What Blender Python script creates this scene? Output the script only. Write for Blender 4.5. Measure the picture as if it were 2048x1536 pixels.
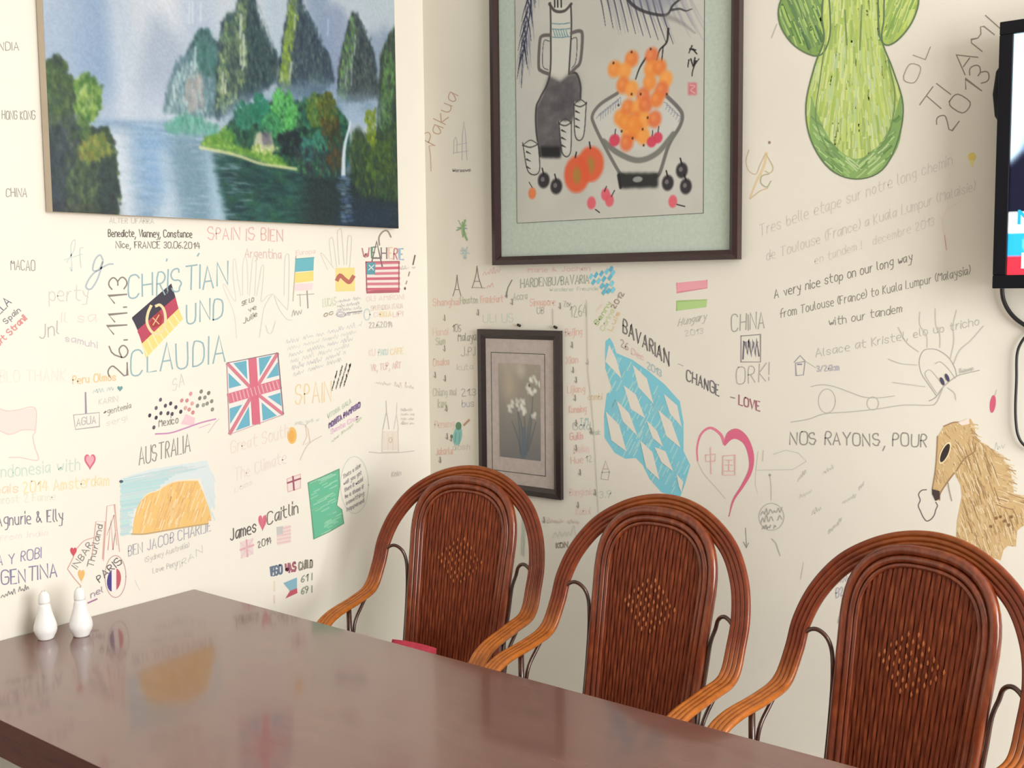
import bpy, math, random
import numpy as np
from mathutils import Vector, Matrix

for o in list(bpy.data.objects):
    bpy.data.objects.remove(o)
sc = bpy.context.scene
col = sc.collection

# ------------------------------------------------------------------ camera
CAM = (2.6309, -2.8672, 1.6125)
YAW, PITCH, ROLL, FPX = .6664, -.0902, -.0102, 2186.39
fwd = Vector((-math.sin(YAW) * math.cos(PITCH), math.cos(YAW) * math.cos(PITCH), math.sin(PITCH)))
r0 = Vector((math.cos(YAW), math.sin(YAW), 0)); u0 = r0.cross(fwd)
rgt = r0 * math.cos(ROLL) + u0 * math.sin(ROLL)
upv = -r0 * math.sin(ROLL) + u0 * math.cos(ROLL)
cd = bpy.data.cameras.new('camera'); cam = bpy.data.objects.new('camera', cd); col.objects.link(cam)
m = Matrix((rgt, upv, -fwd)).transposed().to_4x4(); m.translation = CAM
cam.matrix_world = m
cd.sensor_fit = 'HORIZONTAL'; cd.sensor_width = 36; cd.lens = FPX / 2048 * 36
cd.clip_start = .05; cd.clip_end = 60
sc.camera = cam

# ------------------------------------------------------------------ light
w = bpy.data.worlds.new('world'); sc.world = w; w.use_nodes = True
w.node_tree.nodes['Background'].inputs[0].default_value = (1.0, .92, .86, 1)
w.node_tree.nodes['Background'].inputs[1].default_value = .46

def area(name, loc, aim, sx, sy, power, color):
    l = bpy.data.lights.new(name, 'AREA'); l.shape = 'RECTANGLE'; l.size = sx; l.size_y = sy
    l.energy = power; l.color = color
    o = bpy.data.objects.new(name, l); col.objects.link(o); o.location = loc
    o.rotation_euler = (Vector(aim) - Vector(loc)).to_track_quat('-Z', 'Y').to_euler()
    return o
# daylight through the wide window opposite the left wall
area('window_daylight', (5.2, -1.65, 1.75), (0, -1.3, 1.1), 2.4, 1.9, 262, (1.0, .995, .985))

sc.view_settings.view_transform = 'Standard'
sc.view_settings.look = 'None'
sc.view_settings.gamma = 1
sc.view_settings.use_curve_mapping = False
sc.view_settings.exposure = -.33

sc.cycles.max_bounces = 7; sc.cycles.diffuse_bounces = 4; sc.cycles.glossy_bounces = 3

# ------------------------------------------------------------------ helpers
R = random.Random(7)
def lin(c):
    return tuple((v / 255 / 12.92) if v / 255 <= .04045 else ((v / 255 + .055) / 1.055) ** 2.4 for v in c)
WALL_ALB = (.80, .76, .668)
WALL_L = lin((252, 247, 232)); WALL_R = lin((226, 214, 195))
def alb(c, ref):
    l = lin(c)
    return tuple(min(.93, max(.004, l[i] / ref[i] * WALL_ALB[i])) for i in range(3))

def ray(px, py):
    return fwd + rgt * ((px - 1024) / FPX) + upv * ((768 - py) / FPX)
def on_x(px, py, X=0.):
    d = ray(px, py); t = (X - CAM[0]) / d.x; return Vector(CAM) + d * t
def on_y(px, py, Y=0.):
    d = ray(px, py); t = (Y - CAM[1]) / d.y; return Vector(CAM) + d * t
def on_z(px, py, Z=0.):
    d = ray(px, py); t = (Z - CAM[2]) / d.z; return Vector(CAM) + d * t

def mesh(name, v, f, mat=None, parent=None, smooth=False):
    me = bpy.data.meshes.new(name); me.from_pydata([tuple(p) for p in v], [], [tuple(q) for q in f]); me.update()
    if smooth:
        me.polygons.foreach_set('use_smooth', [True] * len(me.polygons))
    if mat: me.materials.append(mat)
    o = bpy.data.objects.new(name, me); col.objects.link(o)
    if parent: o.parent = parent
    return o
def empty(name, loc=(0, 0, 0), rz=0):
    o = bpy.data.objects.new(name, None); col.objects.link(o); o.location = loc; o.rotation_euler = (0, 0, rz)
    o.empty_display_size = .1
    return o
def tag(o, label=None, cat=None, group=None, kind=None):
    if label: o['label'] = label
    if cat: o['category'] = cat
    if group: o['group'] = group
    if kind: o['kind'] = kind
    return o
def bevel(o, wd=.003, seg=2):
    b = o.modifiers.new('bevel', 'BEVEL'); b.width = wd; b.segments = seg; b.limit_method = 'ANGLE'
    return o
BOXF = [(0, 3, 2, 1), (4, 5, 6, 7), (0, 1, 5, 4), (1, 2, 6, 5), (2, 3, 7, 6), (3, 0, 4, 7)]
def box(name, a, b, mat, parent=None, bev=0):
    x0, y0, z0 = a; x1, y1, z1 = b
    v = [(x0, y0, z0), (x1, y0, z0), (x1, y1, z0), (x0, y1, z0), (x0, y0, z1), (x1, y0, z1), (x1, y1, z1), (x0, y1, z1)]
    o = mesh(name, v, BOXF, mat, parent)
    if bev: bevel(o, bev)
    return o
def catmull(P, n=10):
    P = [Vector(p) for p in P]; P = [2 * P[0] - P[1]] + P + [2 * P[-1] - P[-2]]; o = []
    for i in range(1, len(P) - 2):
        a, b, c, d = P[i - 1:i + 3]
        for k in range(n):
            t = k / n
            o.append(.5 * (2 * b + (c - a) * t + (2 * a - 5 * b + 4 * c - d) * t * t + (3 * b - a - 3 * c + d) * t ** 3))
    o.append(P[-2]); return o
def tube_geo(path, rad, ns=8, caps=True):
    path = [Vector(p) for p in path]; n = len(path)
    rr = rad if hasattr(rad, '__len__') else [rad] * n
    T = [(path[min(i + 1, n - 1)] - path[max(i - 1, 0)]).normalized() for i in range(n)]
    ref = Vector((0, 0, 1)) if abs(T[0].z) < .9 else Vector((1, 0, 0))
    N = (ref - T[0] * ref.dot(T[0])).normalized(); V = []; F = []
    for i in range(n):
        N = (N - T[i] * N.dot(T[i])).normalized(); B = T[i].cross(N)
        for k in range(ns):
            a = 2 * math.pi * k / ns
            V.append(path[i] + (N * math.cos(a) + B * math.sin(a)) * rr[i])
    for i in range(n - 1):
        for k in range(ns):
            k2 = (k + 1) % ns
            F.append((i * ns + k, i * ns + k2, (i + 1) * ns + k2, (i + 1) * ns + k))
    if caps:
        F.append(tuple(range(ns - 1, -1, -1))); F.append(tuple(range((n - 1) * ns, n * ns)))
    return V, F
def tube(name, path, rad, mat, parent=None, ns=8):
    V, F = tube_geo(path, rad, ns); return mesh(name, V, F, mat, parent, True)
def lathe(name, prof, mat, parent=None, ns=32, center=(0, 0, 0)):
    V = []; F = []
    for (r_, z) in prof:
        for k in range(ns):
            a = 2 * math.pi * k / ns; V.append((center[0] + r_ * math.cos(a), center[1] + r_ * math.sin(a), center[2] + z))
    for i in range(len(prof) - 1):
        for k in range(ns):
            k2 = (k + 1) % ns; F.append((i * ns + k, i * ns + k2, (i + 1) * ns + k2, (i + 1) * ns + k))
    F.append(tuple(range(ns - 1, -1, -1))); F.append(tuple(range((len(prof) - 1) * ns, len(prof) * ns)))
    return mesh(name, V, F, mat, parent, True)

# ------------------------------------------------------------------ materials
def pmat(name, color, rough=.5, spec=.5, metal=0, coat=0, coat_r=.1):
    mt = bpy.data.materials.new(name); mt.use_nodes = True
    b = mt.node_tree.nodes['Principled BSDF']
    b.inputs['Base Color'].default_value = (*color, 1); b.inputs['Roughness'].default_value = rough
    b.inputs['Specular IOR Level'].default_value = spec; b.inputs['Metallic'].default_value = metal
    b.inputs['Coat Weight'].default_value = coat; b.inputs['Coat Roughness'].default_value = coat_r
    return mt
def nodes(mt): return mt.node_tree.nodes, mt.node_tree.links, mt.node_tree.nodes['Principled BSDF']
def noise(mt, scale=(1, 1, 1), s=5, detail=4, rough=.55, coord='Object'):
    N, L, b = nodes(mt)
    tc = N.new('ShaderNodeTexCoord'); mp = N.new('ShaderNodeMapping'); nz = N.new('ShaderNodeTexNoise')
    mp.inputs['Scale'].default_value = scale; nz.inputs['Scale'].default_value = s
    nz.inputs['Detail'].default_value = detail; nz.inputs['Roughness'].default_value = rough
    L.new(tc.outputs[coord], mp.inputs[0]); L.new(mp.outputs[0], nz.inputs[0]); return nz
def ramp(mt, src, stops):
    N, L, b = nodes(mt); r = N.new('ShaderNodeValToRGB'); e = r.color_ramp.elements
    while len(e) < len(stops): e.new(.5)
    for i, (p, c) in enumerate(stops): e[i].position = p; e[i].color = (*c, 1)
    L.new(src, r.inputs[0]); return r
def bump(mt, src, strength=.2, dist=.002):
    N, L, b = nodes(mt); bp = N.new('ShaderNodeBump'); bp.inputs['Strength'].default_value = strength
    bp.inputs['Distance'].default_value = dist; L.new(src, bp.inputs['Height']); L.new(bp.outputs[0], b.inputs['Normal'])
def noisy(name, stops, scale=(1, 1, 1), s=5, rough=.5, coat=0, bmp=0, bdist=.002, detail=4, spec=.5, coat_r=.1):
    mt = pmat(name, stops[0][1], rough, spec, 0, coat, coat_r); nz = noise(mt, scale, s, detail)
    r = ramp(mt, nz.outputs[0], stops); N, L, b = nodes(mt); L.new(r.outputs[0], b.inputs['Base Color'])
    if bmp: bump(mt, nz.outputs[0], bmp, bdist)
    return mt
def attr_mat(name, rough=.7, spec=.3, coat=0, bmp=0, bscale=400, emit=0):
    mt = pmat(name, (.5, .5, .5), rough, spec, 0, coat, .15); N, L, b = nodes(mt)
    a = N.new('ShaderNodeAttribute'); a.attribute_name = 'col'; L.new(a.outputs['Color'], b.inputs['Base Color'])
    if bmp:
        nz = noise(mt, (1, 1, 1), bscale, 2); bump(mt, nz.outputs[0], bmp, .001)
    if emit:
        L.new(a.outputs['Color'], b.inputs['Emission Color']); b.inputs['Emission Strength'].default_value = emit
    return mt

M = {}
WA = WALL_ALB
M['wall'] = noisy('painted_plaster', [(.3, tuple(c * .97 for c in WA)), (.7, tuple(min(1, c * 1.02) for c in WA))], s=2.2, rough=.75, spec=.25, bmp=.12, bdist=.004)
M['ceil'] = noisy('ceiling_white', [(.3, (.8, .78, .72)), (.7, (.84, .82, .77))], s=2, rough=.8)
M['floor'] = noisy('floor_tile', [(.3, (.50, .47, .42)), (.7, (.58, .55, .50))], s=3, rough=.3)
M['ink'] = attr_mat('marker_ink', .6, .3)
M['canvas'] = attr_mat('oil_paint', .42, .4, 0, .25, 500)
M['paper'] = attr_mat('rice_paper_print', .75, .2)
M['screen'] = attr_mat('tv_picture', .2, .5, 0, 0, 0, .9)
M['canvas_edge'] = pmat('raw_canvas', (.62, .53, .42), .9)
M['frame'] = noisy('dark_mahogany_frame', [(.3, (.020, .006, .007)), (.7, (.040, .012, .014))], (1, 1, 12), 30, .32, .3)
M['frame_dark'] = noisy('dark_brown_frame', [(.3, (.016, .009, .009)), (.7, (.030, .016, .015))], (1, 1, 12), 30, .4, .2)
M['mat_green'] = noisy('grey_green_mount', [(.3, (.46, .545, .47)), (.7, (.55, .62, .54))], (1, 1, 1), 90, .8, detail=6)
M['mat_grey'] = noisy('grey_mount', [(.3, (.44, .38, .35)), (.7, (.52, .45, .42))], (1, 1, 1), 60, .8)
M['black'] = pmat('black_plastic', (.005, .005, .008), .35, .22)
M['cable'] = pmat('black_cable', (.012, .012, .012), .45)
M['line'] = pmat('grey_line', (.07, .07, .06), .8)
M['nail'] = pmat('iron_nail', (.05, .04, .035), .5, metal=.7)
M['ceramic'] = pmat('white_glazed_china', (.87, .86, .84), .18, .5, 0, .5, .06)
M['hole'] = pmat('shaker_hole', (.03, .03, .03), .6)
M['pink'] = noisy('pink_cloth', [(.3, (.50, .03, .07)), (.7, (.62, .06, .11))], s=60, rough=.85, bmp=.3)
M['table'] = noisy('lacquered_table_wood', [(.25, (.115, .040, .028)), (.5, (.145, .050, .036)), (.75, (.175, .066, .047))], (1.5, 14, 14), 5, .24, .8, .0, .001, 5, .5, .09)
nodes(M['table'])[2].inputs['Coat IOR'].default_value = 1.5
M['table_edge'] = noisy('table_apron_wood', [(.3, (.070, .017, .011)), (.7, (.100, .026, .017))], (2, 14, 14), 5, .5, 0, spec=.15)
def cane(name, a, b, c, rough=.28, coat=.5, sc_=(1, 1, .25), s=60):
    return noisy(name, [(.28, a), (.5, b), (.72, c)], sc_, s, rough, coat, .08, .001, 4, .5, .08)
M['rattan'] = cane('red_brown_rattan', (.115, .020, .006), (.185, .034, .009), (.27, .060, .014), .25, .35)
M['rattan_lt'] = attr_mat('two_tone_rattan_pole', .28, .35, .15)
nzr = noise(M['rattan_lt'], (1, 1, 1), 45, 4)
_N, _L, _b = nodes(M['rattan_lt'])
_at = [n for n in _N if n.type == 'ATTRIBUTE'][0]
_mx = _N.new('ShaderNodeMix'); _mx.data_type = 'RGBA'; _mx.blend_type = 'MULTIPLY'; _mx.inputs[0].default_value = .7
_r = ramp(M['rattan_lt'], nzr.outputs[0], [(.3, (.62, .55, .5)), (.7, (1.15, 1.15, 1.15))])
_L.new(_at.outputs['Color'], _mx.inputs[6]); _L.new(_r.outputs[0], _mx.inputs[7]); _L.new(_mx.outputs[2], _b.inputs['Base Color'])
M['strip'] = cane('woven_cane', (.12, .021, .007), (.19, .037, .012), (.28, .066, .020), .42, .05, (1, 1, .12), 110)
nodes(M['strip'])[2].inputs['Specular IOR Level'].default_value = .22
M['strip_back'] = pmat('dark_cane_backing', (.05, .010, .005), .6)  # dark filler sheet behind the cane strips
M['knot'] = cane('light_cane', (.24, .058, .014), (.32, .09, .022), (.42, .14, .04), .35, .2)
M['rod'] = cane('dark_rattan_rod', (.030, .009, .005), (.055, .016, .008), (.085, .026, .012))

# ------------------------------------------------------------------ the room
wall_l = tag(box('wall_left', (-.12, -5.2, 0), (0, .12, 2.9), M['wall']), 'cream left wall covered in coloured visitor drawings and handwriting', None, None, 'structure')
wall_r = tag(box('wall_right', (0, 0, 0), (5.6, .12, 2.9), M['wall']), 'cream right wall behind the chairs covered in handwriting', None, None, 'structure')
tag(box('floor', (-.12, -5.2, -.1), (5.6, .12, 0), M['floor']), 'pale grey tiled floor', None, None, 'structure')
tag(box('ceiling', (-.12, -5.2, 2.9), (5.6, .12, 3.0), M['ceil']), 'white ceiling', None, None, 'structure')
tag(box('baseboard_left', (0, -5.2, 0), (.012, 0, .09), M['frame_dark'], None, .002), 'dark baseboard along left wall', None, None, 'structure')
tag(box('baseboard_right', (.012, -.012, 0), (5.6, 0, .09), M['frame_dark'], None, .002), 'dark baseboard along right wall', None, None, 'structure')

# ------------------------------------------------------------------ table
TY0, TY1, TX1, TZ = -1.8315, -1.013, 2.32, .75
t = tag(empty('dining_table', (TX1 / 2, (TY0 + TY1) / 2, 0)), 'long glossy brown wooden dining table against the left wall', 'table')
def tpart(n, a, b, mt, bev=.003):
    ox, oy = t.location.x, t.location.y
    return box(n, (a[0] - ox, a[1] - oy, a[2]), (b[0] - ox, b[1] - oy, b[2]), mt, t, bev)
tt = tpart('tabletop', (.004, TY0, TZ - .03), (TX1, TY1, TZ), M['table'], .0015)
tt.data.materials.append(M['table_edge'])
for p_ in tt.data.polygons: p_.material_index = 0 if p_.normal.z > .9 else 1
tpart('apron', (.03, TY0 + .008, TZ - .088), (TX1 - .02, TY0 + .03, TZ - .03), M['table_edge'])
tpart('apron', (.03, TY1 - .05, TZ - .088), (TX1 - .02, TY1 - .03, TZ - .03), M['table_edge'])
tpart('apron', (TX1 - .04, TY0 + .03, TZ - .088), (TX1 - .02, TY1 - .05, TZ - .03), M['table_edge'])
tpart('apron', (.03, TY0 + .03, TZ - .088), (.05, TY1 - .05, TZ - .03), M['table_edge'])
for x in (.09, TX1 - .11):
    for y in (TY0 + .05, TY1 - .11):
        tpart('leg', (x, y, 0), (x + .06, y + .06, TZ - .03), M['table_edge'])

# ------------------------------------------------------------------ salt and pepper
def shaker(px, py, hgt, label):
    p = on_z(px, py, TZ)
    e = tag(empty('condiment_shaker', (p.x, p.y, TZ)), label, 'shaker', 'white china salt and pepper shakers')
    k = hgt / .118
    prof = [(.017, 0), (.019, .002), (.0195, .005), (.0255, .016), (.0272, .025), (.0260, .035), (.0215, .050), (.0168, .066), (.0140, .080), (.0126, .088)]
    lathe('body', [(r_ * k, z * k) for r_, z in prof], M['ceramic'], e)
    lathe('cap', [(r_ * k, z * k) for r_, z in [(.0128, .088), (.0134, .091), (.0132, .099), (.0118, .108), (.0080, .1148), (.003, .118), (.0005, .1182)]], M['ceramic'], e)
    for a in range(3):
        x, y = .004 * math.cos(a * 2.1) * k, .004 * math.sin(a * 2.1) * k
        lathe('pour_hole', [(.0009, .1165 * k), (.0009, .1180 * k)], M['hole'], e, 8, (x, y, 0))
    return e
shaker(92, 1277, .121, 'white china shaker nearer the left edge of the table')
shaker(163, 1271, .124, 'white china shaker standing in front of the red house drawing')
# ------------------------------------------------------------------ rattan armchairs
def band_normal(p):
    s = min(1, max(0, (p.z - .69) / .13)); s = s * s * (3 - 2 * s)
    return (Vector((0, -.25, 1)) * (1 - s) + Vector((0, -1, .22)) * s).normalized()
HALF = [(.262, -.408, .50), (.266, -.405, .58), (.271, -.378, .634), (.2729, -.322, .662), (.2745, -.2163, .6790), (.280, -.1417, .6990), (.2775, -.1034, .765),
        (.2745, -.080, .830), (.2535, -.0519, .8996), (.2092, -.023, .9644), (.1467, -.0014, 1.0093), (.0767, .0137, 1.0372)]
HOOP = [(-x, y, z) for x, y, z in HALF] + [(0, .0199, 1.0470)] + HALF[::-1]
def panel_y(z): return -.046 + .20 * (z - .9) + (.55 * (z - .9) ** 2 if z > .9 else 0)
PW, PTOP, PBOT = .188, 1.044, .46
def panel_half(z):              # half width of the arched back at height z
    zs = .865
    base = .168 + (PW - .168) * min(1, max(0, (z - PBOT) / (zs - PBOT)))
    if z <= zs: return base
    k = (z - zs) / (PTOP - zs)
    return PW * max(0, 1 - k ** 2.6) ** (1 / 2.6)
def arch(inset, n=26):
    pts = []
    s = (PW - inset) / PW
    zs = .865; zt = PTOP - inset
    for i in range(9):
        z = PBOT + (zs - PBOT) * i / 9
        pts.append((-(panel_half(z) - inset), z))
    for i in range(n + 1):
        a = math.pi * (1 - i / n)
        ca, sa = math.cos(a), math.sin(a)
        x = math.copysign(abs(ca) ** (2 / 2.6), ca) * (PW - inset); z = zs + abs(sa) ** (2 / 2.6) * (zt - zs)
        pts.append((x, z))
    for i in range(8, -1, -1):
        z = PBOT + (zs - PBOT) * i / 9
        pts.append((panel_half(z) - inset, z))
    return pts
def setcol(me, cols, dom='POINT'):
    a = me.color_attributes.new('col', 'FLOAT_COLOR', dom)
    c = np.ones((len(cols), 4), np.float32); c[:, :3] = cols
    a.data.foreach_set('color', c.ravel())

def make_chair():
    e = empty('rattan_armchair')
    path = catmull(HOOP, 8); n = len(path)
    T = [(path[min(i + 1, n - 1)] - path[max(i - 1, 0)]).normalized() for i in range(n)]
    for k in range(4):
        off = (k - 1.5) * .0118
        pts = [path[i] + T[i].cross(band_normal(path[i])).normalized() * off for i in range(n)]
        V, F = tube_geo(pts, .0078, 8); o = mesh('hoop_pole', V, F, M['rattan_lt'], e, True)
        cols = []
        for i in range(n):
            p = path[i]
            arm_tone = min(1, max(0, (.775 - p.z) / .11)) * (1 if p.z > .6 else .6)  # poles turn orange towards the arms, less so at the hoop top
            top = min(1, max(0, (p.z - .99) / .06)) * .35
            g = max(arm_tone * .85, top)
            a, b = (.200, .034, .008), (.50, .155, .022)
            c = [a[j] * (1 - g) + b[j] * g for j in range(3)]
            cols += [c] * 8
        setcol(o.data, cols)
    for inset, rad, nm, mt in ((.012, .0125, 'back_frame', 'rattan'), (.0305, .0085, 'back_bead', 'rattan'), (.0435, .0055, 'back_bead', 'rattan')):
        pts = [(x, panel_y(z) + (0 if nm == 'back_frame' else -.002), z) for x, z in arch(inset)]
        tube(nm, pts, rad, M[mt], e, 10)
    # bottom rail of the back
    tube('back_rail', [(-.165, panel_y(PBOT), PBOT), (0, panel_y(PBOT), PBOT), (.165, panel_y(PBOT), PBOT)], .012, M['rattan'], e)
    # woven panel: backing sheet + one strip per cane
    A = arch(.008); V = []; F = []
    for x, z in A: V.append((x, panel_y(z) + .006, z))
    for x, z in A: V.append((x, panel_y(z) + .010, z))
    na = len(A); h = na // 2
    for i in range(h):
        j = na - 1 - i; F.append((i, i + 1, j - 1, j) if i + 1 < j - 1 else (i, i + 1, j))
        F.append((na + j, na + j - 1, na + i + 1, na + i) if i + 1 < j - 1 else (na + j, na + i + 1, na + i))
    wv = mesh('woven_back', V, F, M['strip_back'], e)
    NS = 25; WX = (PW - .044) * 2 / NS
    for k in range(NS):
        xc = -(PW - .044) + (k + .5) * WX
        # highest z whose half width still holds the strip
        lo, hi = .6, PTOP - .044
        for _ in range(24):
            mid = (lo + hi) / 2
            kk = max(0, (mid - .865) / (PTOP - .044 - .865)); hw = (PW - .044) * max(0, 1 - kk ** 2.6) ** (1 / 2.6) if mid > .865 else PW - .044
            if hw > abs(xc): lo = mid
            else: hi = mid
        zt = lo; nz_ = 22; V = []; F = []
        for i in range(nz_ + 1):
            z = PBOT + .005 + (zt - PBOT - .005) * i / nz_
            y = panel_y(z) + .0011 * math.sin(i * math.pi * .5 + k * math.pi)
            sx = (panel_half(min(z, .865)) - .044) / (PW - .044)
            for dx, dy in ((-.47, .0015), (0, -.0025), (.47, .0015)): V.append((xc * sx + dx * WX * sx, y + dy, z))
        for i in range(nz_):
            for q in range(2): F.append((i * 3 + q, i * 3 + q + 1, i * 3 + q + 4, i * 3 + q + 3))
        mesh('cane_strip', V, F, M['strip'], wv, True)
    # raised diamond motif in the weave
    V = []; F = []
    rr = random.Random(3)
    for r_ in range(-5, 6):
        for c in range(-7, 8):
            if abs(r_) / 5.6 + abs(c) / 7.6 > 1.05 or (r_ + c) % 2: continue
            x = c * .0128 + rr.uniform(-.002, .002); z = .800 + r_ * .0122 + rr.uniform(-.003, .003); b = len(V)
            y = panel_y(z) - .0045; hx, hz = .0026, .0080
            V += [(x - hx, y + .003, z), (x, y + .003, z - hz), (x + hx, y + .003, z), (x, y + .003, z + hz), (x, y - .002, z - hz * .4), (x, y - .002, z + hz * .4)]
            F += [(b, b + 1, b + 4), (b, b + 4, b + 5), (b, b + 5, b + 3), (b + 2, b + 4, b + 1), (b + 2, b + 5, b + 4), (b + 2, b + 3, b + 5)]
    tag(mesh('woven_motif', V, F, M['knot'], e), 'lighter raised diamond pattern in the weave', kind='stuff')
    for s in (-1, 1):
        pth = catmull([(s * .173, panel_y(.40) + .004, .40), (s * (panel_half(.55) + .004), panel_y(.55) + .004, .55), (s * (panel_half(.68) + .005), panel_y(.68) + .004, .68), (s * (panel_half(.745) + .007), panel_y(.745), .745),
                       (s * .199, panel_y(.78), .782), (s * .210, -.075, .808), (s * .230, -.082, .821), (s * .250, -.087, .815), (s * .265, -.09, .796), (s * .273, -.092, .770)], 6)
        tube('side_brace', pth, .0052, M['rod'], e)
        tube('arm_post', [(s * .272, -.255, .668), (s * .268, -.258, .55), (s * .262, -.262, .43)], .0078, M['rod'], e)
        tube('arm_brace', catmull([(s * .274, -.165, .683), (s * .272, -.195, .655), (s * .270, -.232, .61), (s * .266, -.250, .53)], 5), .0052, M['rod'], e)
        tube('front_leg', [(s * .262, -.408, .50), (s * .255, -.41, .30), (s * .25, -.412, 0)], .0165, M['rattan'], e)
        tube('back_leg', [(s * .205, -.085, .44), (s * .215, -.06, .22), (s * .225, -.03, 0)], .0165, M['rattan'], e)
    # seat: rail loop and woven cushion surface
    ring = [(-.252, -.42, .425), (.252, -.42, .425), (.215, -.08, .425), (-.215, -.08, .425), (-.252, -.42, .425)]
    V, F = tube_geo([Vector(a).lerp(Vector(b), k / 4) for a, b in zip(ring[:-1], ring[1:]) for k in range(4)] + [Vector(ring[0])], .014, 8)
    mesh('seat_rail', V, F, M['rattan'], e, True)
    V = []; F = []
    for i in range(9):
        for j in range(9):
            u, v = i / 8, j / 8; y = -.415 + v * .33; hw = .245 - v * .036
            V.append(((u - .5) * 2 * hw, y, .436 + .008 * math.sin(u * math.pi) * math.sin(v * math.pi)))
    for i in range(8):
        for j in range(8): F.append((i * 9 + j, (i + 1) * 9 + j, (i + 1) * 9 + j + 1, i * 9 + j + 1))
    s_ = mesh('seat', V, F, M['strip'], e, True); sm = s_.modifiers.new('solid', 'SOLIDIFY'); sm.thickness = .02
    tube('stretcher', [(-.252, -.427, .16), (.252, -.427, .16)], .010, M['rattan'], e)
    tube('stretcher', [(-.22, -.045, .16), (.22, -.045, .16)], .010, M['rattan'], e)
    for s in (-1, 1): tube('stretcher', [(s * .252, -.427, .13), (s * .222, -.045, .13)], .010, M['rattan'], e)
    return e
def copy_tree(o, parent=None):
    c = o.copy(); col.objects.link(c); c.parent = parent
    for ch in list(o.children): copy_tree(ch, c)
    return c
chair0 = make_chair()
chairs = [chair0, copy_tree(chair0), copy_tree(chair0)]
for o, (x, y, a), lb in zip(chairs, [(.5268, -.3947, .1072), (1.2307, -.4575, -.0945), (1.9099, -.4999, -.2555)],
        ['red-brown rattan armchair nearest the room corner, below the small flower print',
         'red-brown rattan armchair in the middle of the row of three',
         'red-brown rattan armchair below the brown animal drawing']):
    o.location = (x, y, 0); o.rotation_euler = (0, 0, a)
    tag(o, lb, 'chair', 'rattan armchairs along the right wall')
# pink cushion standing on the seat of the corner chair
c0 = chairs[0].matrix_basis
cx_, sx_ = math.cos(.1072), math.sin(.1072)
def chair_pt(k, p):
    o = chairs[k]; a = o.rotation_euler.z
    return Vector((p[0] * math.cos(a) - p[1] * math.sin(a) + o.location.x, p[0] * math.sin(a) + p[1] * math.cos(a) + o.location.y, p[2]))
V = []; F = []
nu = 12
for sd in (-1, 1):
    for i in range(nu + 1):
        for j in range(nu + 1):
            u, v = i / nu * 2 - 1, j / nu * 2 - 1
            pf = (max(0, (1 - u ** 4) * (1 - v ** 4))) ** .6
            V.append((u * .085 * (1 - .05 * v * v), sd * .026 * pf, v * .065 * (1 - .06 * u * u)))
st = (nu + 1) ** 2
for s in range(2):
    for i in range(nu):
        for j in range(nu):
            q = [s * st + i * (nu + 1) + j, s * st + (i + 1) * (nu + 1) + j, s * st + (i + 1) * (nu + 1) + j + 1, s * st + i * (nu + 1) + j + 1]
            F.append(q if s == 0 else q[::-1])
cu = mesh('seat_cushion', V, F, M['pink'], None, True)
cu.location = chair_pt(0, (-.075, -.215, .5125)); cu.rotation_euler = (-.28, .0, .1072)
tag(cu, 'small pink cushion on the seat of the corner chair', 'cushion')
# ------------------------------------------------------------------ small painter that fills a vertex-coloured sheet
rng = np.random.default_rng(11)
def vnoise(h, w, sy, sx, seed):
    g = np.random.default_rng(seed).random((int(h / sy) + 3, int(w / sx) + 3))
    y = np.arange(h) / sy; x = np.arange(w) / sx
    y0 = y.astype(int); x0 = x.astype(int); fy = (y - y0)[:, None]; fx = (x - x0)[None]
    fy = fy * fy * (3 - 2 * fy); fx = fx * fx * (3 - 2 * fx)
    a = g[y0][:, x0]; b = g[y0][:, x0 + 1]; c = g[y0 + 1][:, x0]; d = g[y0 + 1][:, x0 + 1]
    return (a * (1 - fx) + b * fx) * (1 - fy) + (c * (1 - fx) + d * fx) * fy
def fbm(h, w, sy, sx, seed, o=4):
    r = np.zeros((h, w)); t = 0
    for i in range(o):
        k = .5 ** i; r += k * vnoise(h, w, max(1, sy * k), max(1, sx * k), seed + i); t += k
    return r / t
def blur(a, r):
    if r < 1: return a
    r = int(r)
    for ax in (0, 1):
        for _ in range(2):
            p = np.pad(a, [(r + 1, r) if i == ax else (0, 0) for i in range(2)], mode='edge'); c = np.cumsum(p, axis=ax)
            n = a.shape[ax]
            a = (np.take(c, range(2 * r + 1, 2 * r + 1 + n), ax) - np.take(c, range(0, n), ax)) / (2 * r + 1)
    return a
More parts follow.
